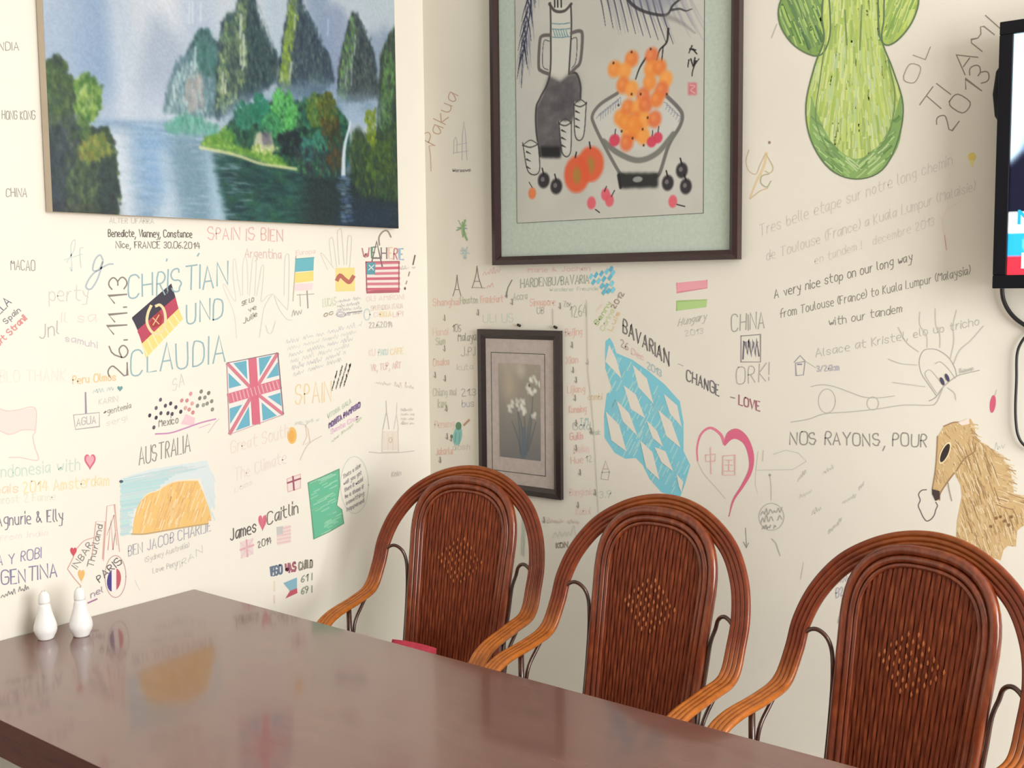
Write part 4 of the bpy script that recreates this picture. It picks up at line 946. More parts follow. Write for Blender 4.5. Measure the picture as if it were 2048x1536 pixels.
d.line([(-14, 820), (0, 818), (15, 822), (35, 820), (70, 816), (71, 860), (66, 872), (70, 895), (76, 920), (40, 915), (18, 915)], 2, (228, 190, 180), True).line([(-14, 860), (0, 862), (20, 869), (45, 860), (70, 860)], 2, (228, 190, 180), True).done()
Ink('L', 'heart_drawing', 'pink heart above green lettering').heart(180, 922, 23, 34, (222, 108, 128)).heart(180, 921, 16, 24, (242, 170, 184)).done()
T('L', 'Indonesia with', (-2, 956), (160, 940), 24, (184, 220, 204), 2.4); T('L', 'mais', (-14, 988), (36, 984), 18, (248, 208, 166), 2.6); T('L', '2014 Amsterdam', (46, 986), (218, 970), 22, (244, 224, 152), 2.4); T('L', 'prost 2 Fanne', (-4, 1008), (110, 1000), 15, (226, 232, 206), 2)
T('L', 'Agnurie & Elly', (-6, 1052), (126, 1042), 24, (112, 106, 126), 2.2); T('L', 'from India', (-2, 1082), (96, 1070), 11, (240, 222, 224), 1.6); T('L', 'A Y ROBI', (-6, 1132), (82, 1116), 20, (134, 126, 166), 2.2)
T('L', 'RGENTINA', (-12, 1172), (114, 1154), 27, (112, 106, 150), 2.5); Ink('L', 'handwriting').scrib((2, 1196), (60, 1178), 9, (140, 138, 138), 2, 9).done()
# hand-shaped house
RD = (216, 150, 140); d = Ink('L', 'house_drawing', 'red outlined towers with names, beside the blue and orange rock drawing')
d.line([(207, 1121), (211, 1060), (214, 1012), (229, 1009), (233, 1050), (239, 1103)], 1.8, RD).line([(183, 1120), (192, 1043), (211, 1043), (205, 1118)], 1.8, RD).line([(147, 1112), (152, 1100), (168, 1082), (188, 1075)], 1.6, RD, True).line([(147, 1114), (135, 1138), (148, 1156), (162, 1172), (152, 1192), (148, 1230)], 2, RD)
d.line([(216, 1100), (222, 1040), (226, 1100), (232, 1060)], 1.6, (222, 130, 130)).line([(214, 1070), (228, 1030), (234, 1090)], 1.4, (226, 160, 150)).text('INBAR', (154, 1138), (186, 1090), 13, (128, 120, 116), 1.7, True).text('Thurland', (186, 1136), (206, 1050), 12, (120, 112, 112), 1.7, True).heart(147, 1103, 13, 20, (216, 72, 88)).heart(163, 1150, 13, 26, (248, 190, 104)).line([(176, 1206), (194, 1198)], 3, (160, 96, 150)).text('nel', (182, 1196), (206, 1184), 12, (160, 138, 160), 1.8).done()
d = Ink('L', 'flag_drawing', 'round blue white and red badge in an outlined circle'); d.ring(231, 1153, 21, 42, 1.8, (196, 150, 146))
for i, c in enumerate(((66, 54, 132), (250, 246, 240), (196, 84, 96))):
    P = []
    xa, xb = -14 + 28 * i / 3, -14 + 28 * (i + 1) / 3
    for t_ in np.linspace(xa, xb, 6): P.append((228 + t_, 1160 - 23 * math.sqrt(max(0, 1 - (t_ / 14.2) ** 2)) + t_ * -.3))
    for t_ in np.linspace(xb, xa, 6): P.append((228 + t_, 1160 + 23 * math.sqrt(max(0, 1 - (t_ / 14.2) ** 2)) + t_ * -.3))
    d.poly(P, c)
d.text('PARIS', (199, 1165), (246, 1124), 14, (84, 78, 80), 2, True).done()
# rock drawing
Z4 = lambda L: [(a / 3.339, 780 + b / 3.339) for a, b in L]
d = Ink('L', 'rock_drawing', 'orange rock under a blue crayon sky'); rr = random.Random(8)
d.poly(Z4([(805, 590), (1000, 530), (1380, 470), (1430, 600), (1435, 760), (1400, 800), (1340, 590), (1180, 600), (1000, 680), (900, 800), (870, 960), (815, 980)]), (226, 240, 240)); d.n += 1
for k in range(46):
    t_ = k / 45; y = 610 + 360 * t_; x0 = 806 + rr.uniform(-4, 6); x1 = (1180 - 330 * min(1, t_ * 1.5) if t_ < .6 else 868) + rr.uniform(-25, 25); y1 = y - (x1 - x0) * .16
    d.line([(x0 / 3.339, 780 + y / 3.339), (x1 / 3.339, 780 + y1 / 3.339)], 2.6, (142 + rr.randint(0, 40), 208 + rr.randint(0, 20), 226), keep=True)
d.n += 1
for k in range(30):
    x0 = rr.uniform(820, 1200); y0 = 600 - (x0 - 810) * .2 + rr.uniform(-10, 40); ln = rr.uniform(90, 220); d.line([(x0 / 3.339, 780 + y0 / 3.339), ((x0 + ln) / 3.339, 780 + (y0 - ln * .22) / 3.339)], 2.2, (150 + rr.randint(0, 50), 214, 226), keep=True)
d.n += 1
for k in range(12):
    x0 = rr.uniform(1370, 1420); y0 = rr.uniform(520, 820); d.line([(x0 / 3.339, 780 + y0 / 3.339), ((x0 + 18) / 3.339, 780 + (y0 + 50) / 3.339)], 2.6, (204, 232, 238), keep=True)
RK = Z4([(885, 955), (895, 870), (915, 790), (945, 730), (990, 690), (1060, 668), (1100, 640), (1180, 608), (1320, 602), (1360, 690), (1395, 790), (1412, 860), (1380, 892), (1200, 920), (1050, 945), (930, 962)])
d.poly(RK, (250, 204, 120)); d.n += 1
def inside(P, x, y):
    r = False
    for i in range(len(P)):
        (x1, y1), (x2, y2) = P[i], P[i - 1]
        if (y1 > y) != (y2 > y) and x < (x2 - x1) * (y - y1) / (y2 - y1) + x1: r = not r
    return r
for k in range(230):
    x, y = rr.uniform(266, 422), rr.uniform(962, 1066); ln = rr.uniform(10, 26); x2, y2 = x + ln * .35, y - ln
    if inside(RK, x, y) and inside(RK, x2, y2): d.line([(x, y), (x2, y2)], 2.2, [(240, 178, 88), (246, 192, 104), (252, 214, 140), (236, 170, 84)][k % 4], keep=True)
d.line(Z4([(880, 962), (960, 962), (1050, 948), (1200, 922), (1390, 892)]), 3, (196, 160, 104), True).line(Z4([(945, 735), (990, 692), (1060, 670), (1100, 642), (1180, 610), (1320, 603)]), 2, (250, 226, 176), True).ell(242.5, 963, 4, 3, (72, 90, 110)).done()
T('L', 'BEN JACOB CHARLIE', (257, 1113), (421, 1062), 21, (160, 160, 176), 2); T('L', '(Sydney Australia)', (290, 1125), (378, 1094), 10, (190, 184, 176), 1.4); T('L', 'Love Peru', (306, 1147), (354, 1131), 10, (180, 176, 172), 1.4); T('L', 'VIRAN', (345, 1145), (404, 1106), 14, (196, 194, 184), 1.5)
Ink('L', 'handwriting').line([(270, 1160), (274, 1170), (280, 1180)], 1.8, (206, 222, 220)).done()
# hands, flags and notes right of the names
HN = (214, 214, 200); Z3 = lambda L: [(420 + a / 4.043, 420 + b / 4.043) for a, b in L]
d = Ink('L', 'hand_drawing', 'outlined pair of hands in thin grey line')
for P in ([(215, 1040), (195, 840), (110, 630), (125, 610), (205, 740), (190, 560), (188, 420), (205, 410), (225, 560), (250, 690)], [(265, 690), (265, 480), (275, 395), (295, 395), (305, 520), (305, 680)], [(320, 690), (335, 500), (350, 380), (370, 370), (375, 460), (362, 690)], [(378, 690), (400, 560), (420, 450), (435, 470), (425, 620), (415, 740), (470, 690), (500, 680)], [(400, 1030), (420, 900), (440, 790), (490, 700), (520, 690), (600, 780), (630, 790), (640, 560), (640, 380), (620, 360), (605, 420), (600, 690)], [(520, 700), (560, 800), (620, 880), (660, 890)], [(450, 930), (470, 990), (500, 990), (530, 900)]):
    d.line(Z3(P), 1.6, HN, True)
d.done()
d = Ink('L', 'hand_drawing', 'single outlined hand above the small yellow flag')
for P in ([(950, 480), (900, 370), (895, 350), (915, 360), (1000, 470)], [(985, 440), (965, 260), (975, 230), (995, 240), (1025, 460)], [(1045, 440), (1030, 200), (1045, 160), (1065, 180), (1085, 440)], [(1105, 440), (1115, 230), (1130, 210), (1145, 240), (1130, 460)]): d.line(Z3(P), 1.6, (212, 208, 192), True)
d.done()
Ink('L', 'handwriting').text('SE LO', (484, 612), (508, 602), 8, (150, 152, 140), 2).text('ve', (497, 624), (512, 618), 9, (160, 162, 150), 2).text('Julie', (487, 648), (514, 632), 10, (150, 152, 140), 2).done()
d = Ink('L', 'flag_drawing', 'small blue and yellow flag on a stick'); d.line([(592, 512), (586, 602)], 2, (186, 168, 140)).poly([(591, 518), (628, 515), (627, 541), (590, 544)], (104, 188, 202)).poly([(590, 546), (627, 542), (627, 562), (589, 566)], (246, 228, 128)).line([(591, 518), (628, 515)], 2, (86, 160, 172)).poly([(590, 568), (626, 566), (624, 580), (590, 582)], (248, 226, 226)).done()
T('L', 'Europa', (592, 510), (630, 507), 9, (240, 204, 196), 1.6); Ink('L', 'handwriting').line([(594, 590), (628, 588)], 2, (180, 174, 170)).line([(614, 582), (616, 616)], 2.6, (150, 140, 140)).line([(600, 588), (601, 612)], 2, (190, 178, 160)).scrib((584, 634), (606, 628), 10, (176, 172, 164), 1.6, 3).done()
d = Ink('L', 'flag_drawing', 'small yellow flag with wavy red-brown band'); d.poly([(671, 536), (709, 535), (710, 582), (671, 583)], (250, 230, 146)).line([(673, 562), (680, 551), (690, 559), (699, 564), (708, 551)], 8, (194, 106, 92), True).done()
d = Ink('L', 'handwriting'); d.text('LUCAS', (646, 614), (672, 610), 16, (200, 214, 180), 2)
for k in range(4): d.scrib((674, 606 + 9 * k), (724, 598 + 10 * k), 6, (196, 192, 194) if k % 2 else (206, 204, 210), 1.4, 20 + k)
d.text('oc', (648, 634), (666, 628), 9, (170, 160, 130), 2).ring(682, 629, 9, 5, 1.6, (170, 160, 190)).line([(694, 626), (724, 622)], 2.2, (150, 142, 152)).done()
d = Ink('L', 'handwriting', 'mixed colour letters above the striped flag'); d.text('W', (725, 518), (740, 517), 24, (186, 110, 116), 2.6).text('E', (743, 517), (752, 516), 22, (90, 128, 110), 2.6).text('A', (741, 534), (765, 534), 52, (98, 84, 88), 3).text('H', (763, 517), (774, 517), 22, (126, 108, 116), 2.6).text('E', (778, 518), (785, 518), 22, (236, 184, 156), 2.4).text('R', (788, 518), (795, 518), 22, (206, 118, 118), 2.4).text('E', (799, 519), (807, 519), 22, (140, 172, 206), 3.2)
d.line([(759, 490), (758, 476), (763, 466), (771, 461), (777, 464), (782, 474)], 3, (150, 134, 118), True).done()
d = Ink('L', 'flag_drawing', 'red striped flag with teal star corner'); d.poly([(732, 524), (798, 523), (798, 584), (733, 586)], (250, 236, 228))
for k in range(6): d.line([(734 if k > 2 else 751, 526.5 + 10.4 * k), (798, 525 + 10.6 * k)], 5.4, (214, 104, 122) if k % 2 else (220, 128, 140))
d.poly([(733, 524), (751, 524), (750, 549), (733, 549)], (92, 160, 176)).line([(732, 524), (798, 523), (798, 584), (734, 586), (732, 524)], 2, (170, 62, 84)).text('*', (737, 543), (747, 543), 15, (220, 236, 230), 1.8).line([(735, 584), (765, 582), (797, 582)], 4, (178, 70, 90)).done()
Ink('L', 'handwriting').line([(830, 511), (826, 529)], 3, (92, 80, 74)).line([(819, 544), (817, 552)], 2.4, (140, 124, 112)).line([(814, 562), (812, 568)], 2.2, (150, 134, 122)).ell(810, 577, 2, 3, (96, 84, 78)).scrib((800, 540), (832, 536), 5, (226, 220, 204), 1.3, 5).done()
d = Ink('L', 'handwriting'); d.text('GLI AMIRONI', (733, 602), (808, 598), 9, (236, 206, 200), 1.5).text('SPLENDIDA ITALIA', (742, 621), (806, 616), 9, (224, 200, 192), 1.5).ring(734, 629, 6, 11, 2.4, (180, 206, 210)).text('CHE', (748, 634), (768, 632), 9, (242, 214, 206), 1.5).text('BELLA', (760, 634), (782, 632), 10, (248, 218, 150), 2).text('UP!', (786, 634), (806, 632), 10, (240, 204, 204), 1.8).text('22.6.2014', (738, 656), (785, 654), 11, (192, 184, 176), 1.8).done()
d = Ink('L', 'handwriting', 'faint block of slanted blue-grey handwriting')
for k in range(6): d.scrib((572 + 3 * k, 688 + 13 * k), (724 - 8 * k, 652 + 14 * k), 8, (222, 226, 222) if k % 2 else (214, 220, 222), 1.5, 40 + k)
d.done()
Ink('L', 'handwriting').text('KU', (738, 712), (750, 711), 12, (244, 208, 204), 2).text('PAKU', (757, 711), (776, 709), 12, (180, 212, 206), 2).text('CAFE', (781, 709), (806, 708), 12, (246, 216, 160), 2).text('VR, TUP, ART', (742, 742), (802, 736), 13, (236, 186, 180), 1.9).scrib((752, 768), (828, 778), 7, (226, 206, 190), 1.4, 6).done()
T('L', 'SPAIN', (590, 808), (663, 803), 42, (244, 206, 144), 2.6)
d = Ink('L', 'handwriting', 'steep black scribbled note'); 
for k in range(4): d.scrib((664 + 8 * k, 782 - 3 * k), (676 + 9 * k, 738 - 4 * k), 6, (150, 142, 132), 1.9, 60 + k)
d.done()
# union flag
UJ = [(454, 726), (556, 706), (567, 829), (459, 869)]; d = Ink('L', 'flag_drawing', 'large red white and blue crossed flag in crayon'); rr = random.Random(4)
uj = lambda u, v: bil(UJ, u, v)
d.poly(UJ, (250, 244, 238))
BL = (104, 182, 206)
for P in ([(.12, .02), (.38, .02), (.38, .30)], [(.02, .14), (.02, .36), (.26, .36)], [(.62, .02), (.88, .02), (.62, .30)], [(.98, .14), (.98, .36), (.74, .36)], [(.02, .86), (.02, .64), (.26, .64)], [(.12, .98), (.38, .98), (.38, .70)], [(.98, .86), (.98, .64), (.74, .64)], [(.88, .98), (.62, .98), (.62, .70)]): d.poly([uj(*p) for p in P], BL)
d.n += 1
for k in range(60):
    u, v = rr.random(), rr.random()
    if abs(u - .5) < .16 or abs(v - .5) < .16 or abs(u - v) < .17 or abs(u + v - 1) < .17 or not (.06 < u < .94 and .06 < v < .94): continue
    d.line([uj(u - .025, v + .02), uj(u + .025, v - .02)], 3.4, (128, 204, 220) if k % 2 else (90, 166, 196), keep=True)
for P in ([(0, 0), (.44, .44)], [(1, 1), (.56, .56)], [(1, 0), (.56, .44)], [(0, 1), (.44, .56)]): d.line([uj(*p) for p in P], 6.5, (222, 124, 142))
d.line([uj(0, .5), uj(1, .5)], 20, (228, 122, 144)).line([uj(.5, 0), uj(.5, 1)], 16, (224, 108, 132)); d.n += 1
for k in range(26):
    u = .04 + .92 * k / 26; d.line([uj(u, .44), uj(u + .03, .56)], 2, (236, 150, 166) if k % 2 else (214, 96, 122), keep=True)
d.line([uj(0, 0), uj(1, 0), uj(1, 1)], 1.6, (110, 96, 110)).line([uj(0, 0), uj(0, 1), uj(1, 1)], 1.4, (190, 140, 150)).done()
T('L', 'Great South', (462, 906), (578, 872), 24, (240, 218, 204), 2.2); T('L', 'The Climate', (470, 962), (572, 925), 24, (240, 222, 212), 2.2); T('L', 'Loos', (470, 985), (505, 968), 10, (236, 220, 208), 1.6)
Ink('L', 'sun_drawing', 'orange oval sun').ell(584, 871, 9.5, 17, (248, 196, 104)).ell(583, 872, 6, 12, (244, 180, 84)).done()
Ink('L', 'figure_drawing').line([(600, 920), (612, 895), (625, 882), (643, 872)], 1.8, (206, 190, 176), True).line([(611, 852), (614, 872), (606, 890), (620, 884), (616, 858), (610, 850)], 1.8, (222, 190, 164)).line([(598, 848), (612, 850), (625, 838)], 1.6, (196, 196, 184)).scrib((590, 850), (640, 842), 6, (214, 220, 204), 1.3, 7).done()
Ink('L', 'handwriting', 'bold purple slogan between green and pink lines').text('VITORIA GALA', (655, 838), (702, 806), 9, (186, 206, 176), 1.8).text('MORITA PAMPERO', (658, 856), (720, 814), 10, (116, 88, 140), 2.8).text('Santa Cruz', (662, 868), (716, 838), 9, (236, 184, 216), 2.4).scrib((663, 886), (732, 832), 7, (208, 220, 180), 1.8, 8).done()
d = Ink('L', 'cathedral_drawing', 'faint twin spired cathedral'); CT = (214, 198, 180)
d.line([(772, 802), (773, 824), (776, 842), (778, 858)], 1.8, (176, 172, 164)).line([(773, 824), (769, 842), (766, 858)], 1.8, (176, 172, 164)).line([(794, 806), (793, 828), (797, 858)], 1.6, CT).line([(793, 828), (788, 858)], 1.6, CT).line([(765, 858), (764, 904), (797, 904), (796, 858)], 1.6, CT).poly([(767, 862), (795, 862), (796, 900), (767, 900)], (246, 232, 216)).line([(776, 868), (776, 900)], 2, (226, 208, 192)).ring(781, 880, 3, 5, 2, (206, 180, 164)).line([(786, 868), (786, 900)], 2, (226, 208, 192)).line([(738, 904), (760, 906), (800, 905), (828, 902)], 1.8, (200, 190, 178)).text('Koln', (784, 954), (802, 950), 10, (214, 204, 196), 1.6)
for k in range(4): d.scrib((802, 822 + 9 * k), (830, 822 + 9 * k), 5, (228, 220, 204), 1.2, 70 + k)
d.done()
d = Ink('L', 'flag_drawing', 'tiny flag with dark red cross'); d.poly([(574, 958), (601, 948), (601, 976), (576, 984)], (248, 232, 226)).line([(574, 958), (601, 948), (601, 976), (576, 984), (574, 958)], 1.6, (232, 160, 160)).line([(575, 966), (601, 957)], 3.4, (150, 56, 78)).line([(586, 953), (588, 980)], 3.4, (150, 56, 78)).done()
Ink('L', 'handwriting', 'two names joined by a red heart').text('James', (461, 1082), (512, 1064), 24, (76, 68, 68), 2.5).heart(525, 1044, 17, 34, (226, 116, 136)).line([(518, 1034), (525, 1060), (532, 1030)], 1.6, (206, 70, 92)).text('Caitlin', (535, 1050), (596, 1026), 25, (96, 86, 82), 2.3).text('2014', (516, 1096), (543, 1086), 13, (120, 112, 108), 1.8).done()
d = Ink('L', 'flag_drawing', 'tiny faded pink crossed flag'); d.poly([(480, 1084), (506, 1076), (507, 1108), (482, 1118)], (246, 224, 222)).line([(481, 1100), (507, 1090)], 4, (230, 150, 164)).line([(493, 1080), (495, 1113)], 3.6, (230, 150, 164)).line([(481, 1086), (506, 1108)], 1.6, (230, 180, 190)).line([(506, 1077), (482, 1116)], 1.6, (230, 180, 190)).done()
d = Ink('L', 'flag_drawing', 'tiny faded pink striped flag'); d.poly([(553, 1054), (581, 1050), (582, 1085), (555, 1091)], (248, 226, 222)).poly([(553, 1054), (566, 1052), (566, 1068), (554, 1070)], (206, 208, 206))
for k in range(5): d.line([(566 if k < 2 else 555, 1057 + 7.4 * k), (581, 1053 + 7.2 * k)], 3, (238, 182, 186))
d.done()
rr = random.Random(6); Z5 = lambda L: [(420 + a / 3.339, 780 + b / 3.339) for a, b in L]
d = Ink('L', 'green_patch_drawing', 'plain green coloured patch beside a speech bubble'); GP_ = Z5([(655, 620), (760, 575), (862, 528), (866, 640), (846, 770), (880, 800), (893, 890), (790, 950), (695, 995), (678, 830)]); d.poly(GP_, (100, 196, 154)); d.n += 1
for k in range(150):
    x, y = rr.uniform(616, 690), rr.uniform(940, 1078); ln = rr.uniform(8, 18)
    if inside(GP_, x, y) and inside(GP_, x + ln, y - ln * .5): d.line([(x, y), (x + ln, y - ln * .5)], 2.4, [(112, 206, 164), (90, 184, 142), (124, 210, 172)][k % 3], keep=True)
d.line(GP_ + [GP_[0]], 2, (74, 150, 112)).done()
d = Ink('L', 'speech_bubble_drawing', 'oval speech bubble full of small handwriting'); d.ring(709, 970, 28, 57, 1.8, (196, 212, 206))
for k, tx in enumerate(('Thats a nice', 'wall you got', 'there it would', 'be a shame if', 'something', 'happened')): d.text(tx, (686 + k * 1.6, 958 + 13 * k), (724 + k * 1.2 - abs(k - 3), 934 + 14 * k), 8, (160, 156, 156), 1.5)
d.done()
d = Ink('L', 'handwriting', 'bold blue, red and grey words above a tricolour pennant'); d.text('EGO', (543, 1152), (564, 1147), 17, (76, 98, 130), 4).text('WAS', (571, 1146), (592, 1141), 17, (156, 74, 96), 4).text('CARLO', (598, 1140), (625, 1134), 16, (120, 112, 100), 3).text('I', (549, 1182), (550, 1182), 18, (250, 222, 180), 3).text('I', (549, 1206), (551, 1206), 16, (248, 206, 190), 3).text('61 I', (603, 1165), (624, 1160), 13, (136, 150, 138), 2.2).text('69 I', (603, 1188), (624, 1184), 13, (136, 150, 138), 2.2)
d.poly([(567, 1166), (594, 1155), (594, 1176), (580, 1182)], (134, 186, 206)).poly([(580, 1182), (594, 1176), (595, 1186), (571, 1197)], (204, 84, 104)).done()
# =================================================================== RIGHT WALL
BR = (190, 150, 124); Z7 = lambda L: [(840 + a / 2.4775, 500 + b / 2.4775) for a, b in L]; Z8 = lambda L: [(1160 + a / 2.955, 520 + b / 2.955) for a, b in L]
d = Ink('R', 'handwriting', 'brown scrawl climbing beside the room corner'); d.text('Pakua', (870, 292), (916, 190), 28, (186, 146, 122), 2, True).line([(862, 342), (861, 310), (858, 292), (868, 290)], 1.6, BR).done()
d = Ink('R', 'tower_drawing', 'small purple-grey twin tower sketch'); TC = (178, 168, 176); d.line([(907, 308), (908, 280), (911, 274), (914, 282), (914, 306)], 1.5, TC).line([(924, 320), (925, 268), (928, 243), (931, 268), (934, 320)], 1.5, TC).line([(906, 306), (936, 302)], 1.4, TC).line([(912, 290), (934, 286)], 1.3, TC).text('Warsawa', (905, 344), (940, 343), 6, (140, 132, 126), 1.6).done()
d = Ink('R', 'flower_drawing', 'small green and blue scribbled flower'); rr = random.Random(1)
for k in range(16): a = rr.uniform(0, 6.28); l = rr.uniform(8, 20); d.line([(924, 455), (924 + l * math.cos(a) * .7, 455 + l * math.sin(a))], 2, [(146, 176, 116), (136, 156, 166), (120, 160, 110)][k % 3])
d.line([(930, 440), (926, 460), (934, 480)], 3, (110, 160, 90), True)
for k in range(7): a = rr.uniform(0, 6.28); d.line([(930, 505), (930 + 9 * math.cos(a), 505 + 13 * math.sin(a))], 1.8, (164, 192, 196))
d.done()
d = Ink('R', 'tower_drawing', 'tiny black lattice tower sketches under the big frame')
for x, y0, y1, wd in ((914, 550, 592, 8), (954, 532, 576, 10)): d.line([(x, y0), (x - wd * .3, (y0 + y1) / 2), (x - wd, y1)], 1.6, (112, 104, 92), True).line([(x, y0), (x + wd * .3, (y0 + y1) / 2), (x + wd, y1)], 1.6, (112, 104, 92), True).line([(x - wd * .6, y0 + (y1 - y0) * .7), (x + wd * .6, y0 + (y1 - y0) * .7)], 1.5, (124, 116, 100))
d.line([(945, 575), (970, 576)], 1.5, (150, 140, 124)).done()
Ink('R', 'handwriting').scrib((966, 552), (1004, 545), 11, (226, 176, 164), 1.6, 11).scrib((974, 578), (990, 574), 12, (220, 160, 150), 1.6, 12).line([(1024, 560), (1016, 575), (1012, 592)], 2.2, (116, 116, 92)).done()
T('R', 'HARDENBU/BAVARIA', (1041, 575), (1178, 566), 17, (150, 158, 140), 2); T('R', 'Wanderer Freunde', (1100, 583), (1196, 580), 7, (186, 192, 168), 1.5); T('R', 'Marie & Jochen', (1056, 545), (1180, 541), 9, (226, 176, 166), 1.7)
d = Ink('R', 'diamond_drawing', 'small patch of bright blue diamonds')
for i, (x, y) in enumerate([(1182, 553), (1192, 550), (1203, 547), (1214, 543), (1222, 538), (1187, 564), (1197, 562), (1208, 558), (1220, 555), (1226, 546), (1204, 572), (1213, 572), (1224, 567), (1208, 584), (1217, 582), (1226, 580)]): d.poly([(x - 5, y + 2), (x + 1, y - 7), (x + 5, y - 2), (x - 1, y + 7)], (90, 178, 202) if i % 3 else (120, 200, 216))
d.done()
RW = (226, 168, 152)
for tx, x0, x1, y, c in (('Shanghai', 866, 918, 612, RW), ('Frankfurt', 961, 1006, 606, RW), ('Singapore', 1060, 1110, 612, RW), ('Houston', 921, 955, 608, (176, 172, 146)), ('Accra', 1027, 1054, 600, (176, 172, 152)), ('Hanoi', 866, 896, 672, (228, 184, 166)), ('Osaka', 866, 898, 732, RW), ('Chiang mai', 866, 912, 792, (186, 178, 156)), ('Penang', 870, 908, 856, (228, 180, 164)), ('Jakarta', 872, 905, 910, RW),
                         ('Beijing', 1131, 1164, 672, RW), ('Xian', 1132, 1156, 728, RW), ('Lijiang', 1135, 1170, 786, RW), ('Kunming', 1138, 1172, 826, RW), ('Guilin', 1140, 1166, 880, (222, 150, 142)), ('Dalian', 1148, 1178, 906, (232, 192, 176)), ('Hue', 1142, 1166, 928, RW), ('Bangkok', 1140, 1184, 992, (230, 184, 170)), ('Kabul', 1152, 1182, 1030, (228, 190, 176))):
    T('R', tx, (x0, y), (x1, y - 2), 14, c, 1.7)
for tx, x0, x1, y, c, hh in (('105', 905, 922, 664, (158, 152, 136), 14), ('Malaya', 916, 952, 682, (150, 146, 132), 16), ('J.P.I', 922, 950, 712, (166, 160, 144), 18), ('Siam', 872, 890, 690, (180, 178, 150), 14), ('kuta', 914, 946, 740, (190, 184, 164), 12), ('21.3', 922, 952, 792, (166, 158, 152), 14), ('bus', 924, 948, 814, (170, 158, 170), 14), ('ULI US', 966, 1028, 645, (184, 196, 176), 17), ('1264', 1140, 1174, 634, (160, 164, 136), 22), ('Zoe', 1128, 1142, 614, (180, 174, 156), 12), ('UB', 1074, 1088, 628, (168, 162, 148), 14), ('kay', 876, 892, 816, (172, 168, 140), 18), ('T.M', 1160, 1176, 852, (150, 186, 176), 16), ('combi', 1176, 1204, 800, (214, 184, 140), 12), ('teak', 1180, 1200, 870, (170, 180, 160), 10), ('12', 1172, 1184, 924, (176, 178, 160), 12), ('Gold', 1146, 1180, 860, (156, 170, 168), 14), ('3.9', 1200, 1222, 996, (176, 190, 170), 14), ('dosh', 906, 940, 900, (196, 186, 160), 12)): T('R', tx, (x0, y), (x1, y - 1), hh, c, 1.6)
d = Ink('R', 'arrow_drawing', 'row of short black arrow ticks between the place names')
for x, y in ((889, 636), (889, 697), (870, 750), (890, 757), (893, 817), (894, 873), (902, 877), (880, 920), (956, 625), (1013, 590), (1024, 604), (1120, 612), (1144, 690), (1146, 740), (1152, 760), (1150, 796), (1152, 846), (1152, 896), (1160, 945), (1156, 1010), (1190, 985), (1175, 724), (1182, 862), (1088, 1040)): d.line([(x, y - 6), (x + 1, y + 4)], 1.8, (116, 108, 96)).line([(x - 3, y + 2), (x + 1, y + 6)], 1.2, (126, 118, 104))
d.line([(1173, 600), (1175, 726), (1181, 790), (1187, 855), (1197, 1025)], 1.3, (186, 178, 158), True).line([(1105, 618), (1106, 650)], 1.4, (180, 172, 152)).done()
Ink('R', 'beetle_drawing', 'teal beetle with a brown feeler').ell(915, 872, 9, 20, (126, 182, 172), 20, .15).ell(917, 852, 6, 8, (86, 128, 92)).line([(912, 866), (910, 884)], 2.4, (84, 150, 142)).line([(919, 866), (918, 888)], 2.4, (90, 156, 148)).line([(928, 850), (938, 840)], 4, (176, 128, 100)).ell(903, 873, 2.4, 4, (90, 96, 70)).done()
d = Ink('R', 'handwriting'); d.text('Benny', *Z8([(105, 385), (185, 255)]), 9, (166, 184, 120), 2.4, True).text('Corina', *Z8([(140, 420), (205, 300)]), 9, (190, 196, 140), 2, True).text('Luis', *Z8([(188, 420), (238, 310)]), 9, (220, 186, 130), 2, True).text('2012', *Z8([(205, 290), (262, 200)]), 9, (150, 128, 112), 2, True).line(Z8([(100, 300), (130, 265)]), 3, (230, 200, 170)).done()
T('R', 'BAVARIAN', *Z8([(255, 425), (525, 625)]), 27, (96, 88, 86), 2.9, False, 'black lettering above the blue diamond flag'); T('R', '-', (1356, 733), (1366, 737), 10, (176, 166, 158), 2); T('R', 'CHANGE', (1373, 760), (1438, 792), 22, (92, 88, 92), 2.7); T('R', '-', (1461, 799), (1469, 801), 9, (130, 110, 110), 2.4); T('R', 'LOVE', (1478, 809), (1519, 822), 18, (150, 84, 96), 2.9)
d = Ink('R', 'handwriting'); d.text('26', *Z8([(240, 510), (285, 535)]), 14, (176, 150, 140), 2.4).text('Dec', *Z8([(305, 555), (375, 595)]), 12, (224, 172, 164), 2).text('2013', *Z8([(395, 640), (480, 690)]), 13, (150, 178, 176), 2).done()
BV = (118, 192, 204); d = Ink('R', 'diamond_flag_drawing', 'big pale blue and white diamond flag'); OUT = Z8([(150, 480), (175, 460), (195, 490), (215, 550), (310, 590), (410, 660), (500, 735), (590, 835), (612, 960), (612, 1130), (652, 1212), (622, 1320), (590, 1405), (480, 1372), (410, 1292), (370, 1212), (330, 1170), (270, 1175), (205, 1140), (145, 1050), (142, 920), (158, 790), (192, 770), (150, 640), (148, 560)])
d.poly(OUT, BV); d.n += 1; rr = random.Random(12)
for k in range(420):
    x, y = rr.uniform(1205, 1382), rr.uniform(675, 1000); ln = rr.uniform(10, 24)
    if inside(OUT, x, y) and inside(OUT, x + ln * .5, y - ln): d.line([(x, y), (x + ln * .5, y - ln)], 2.6, [(104, 180, 198), (130, 202, 210), (112, 188, 202), (140, 206, 206)][k % 4], keep=True)
WD = (226, 214, 195)
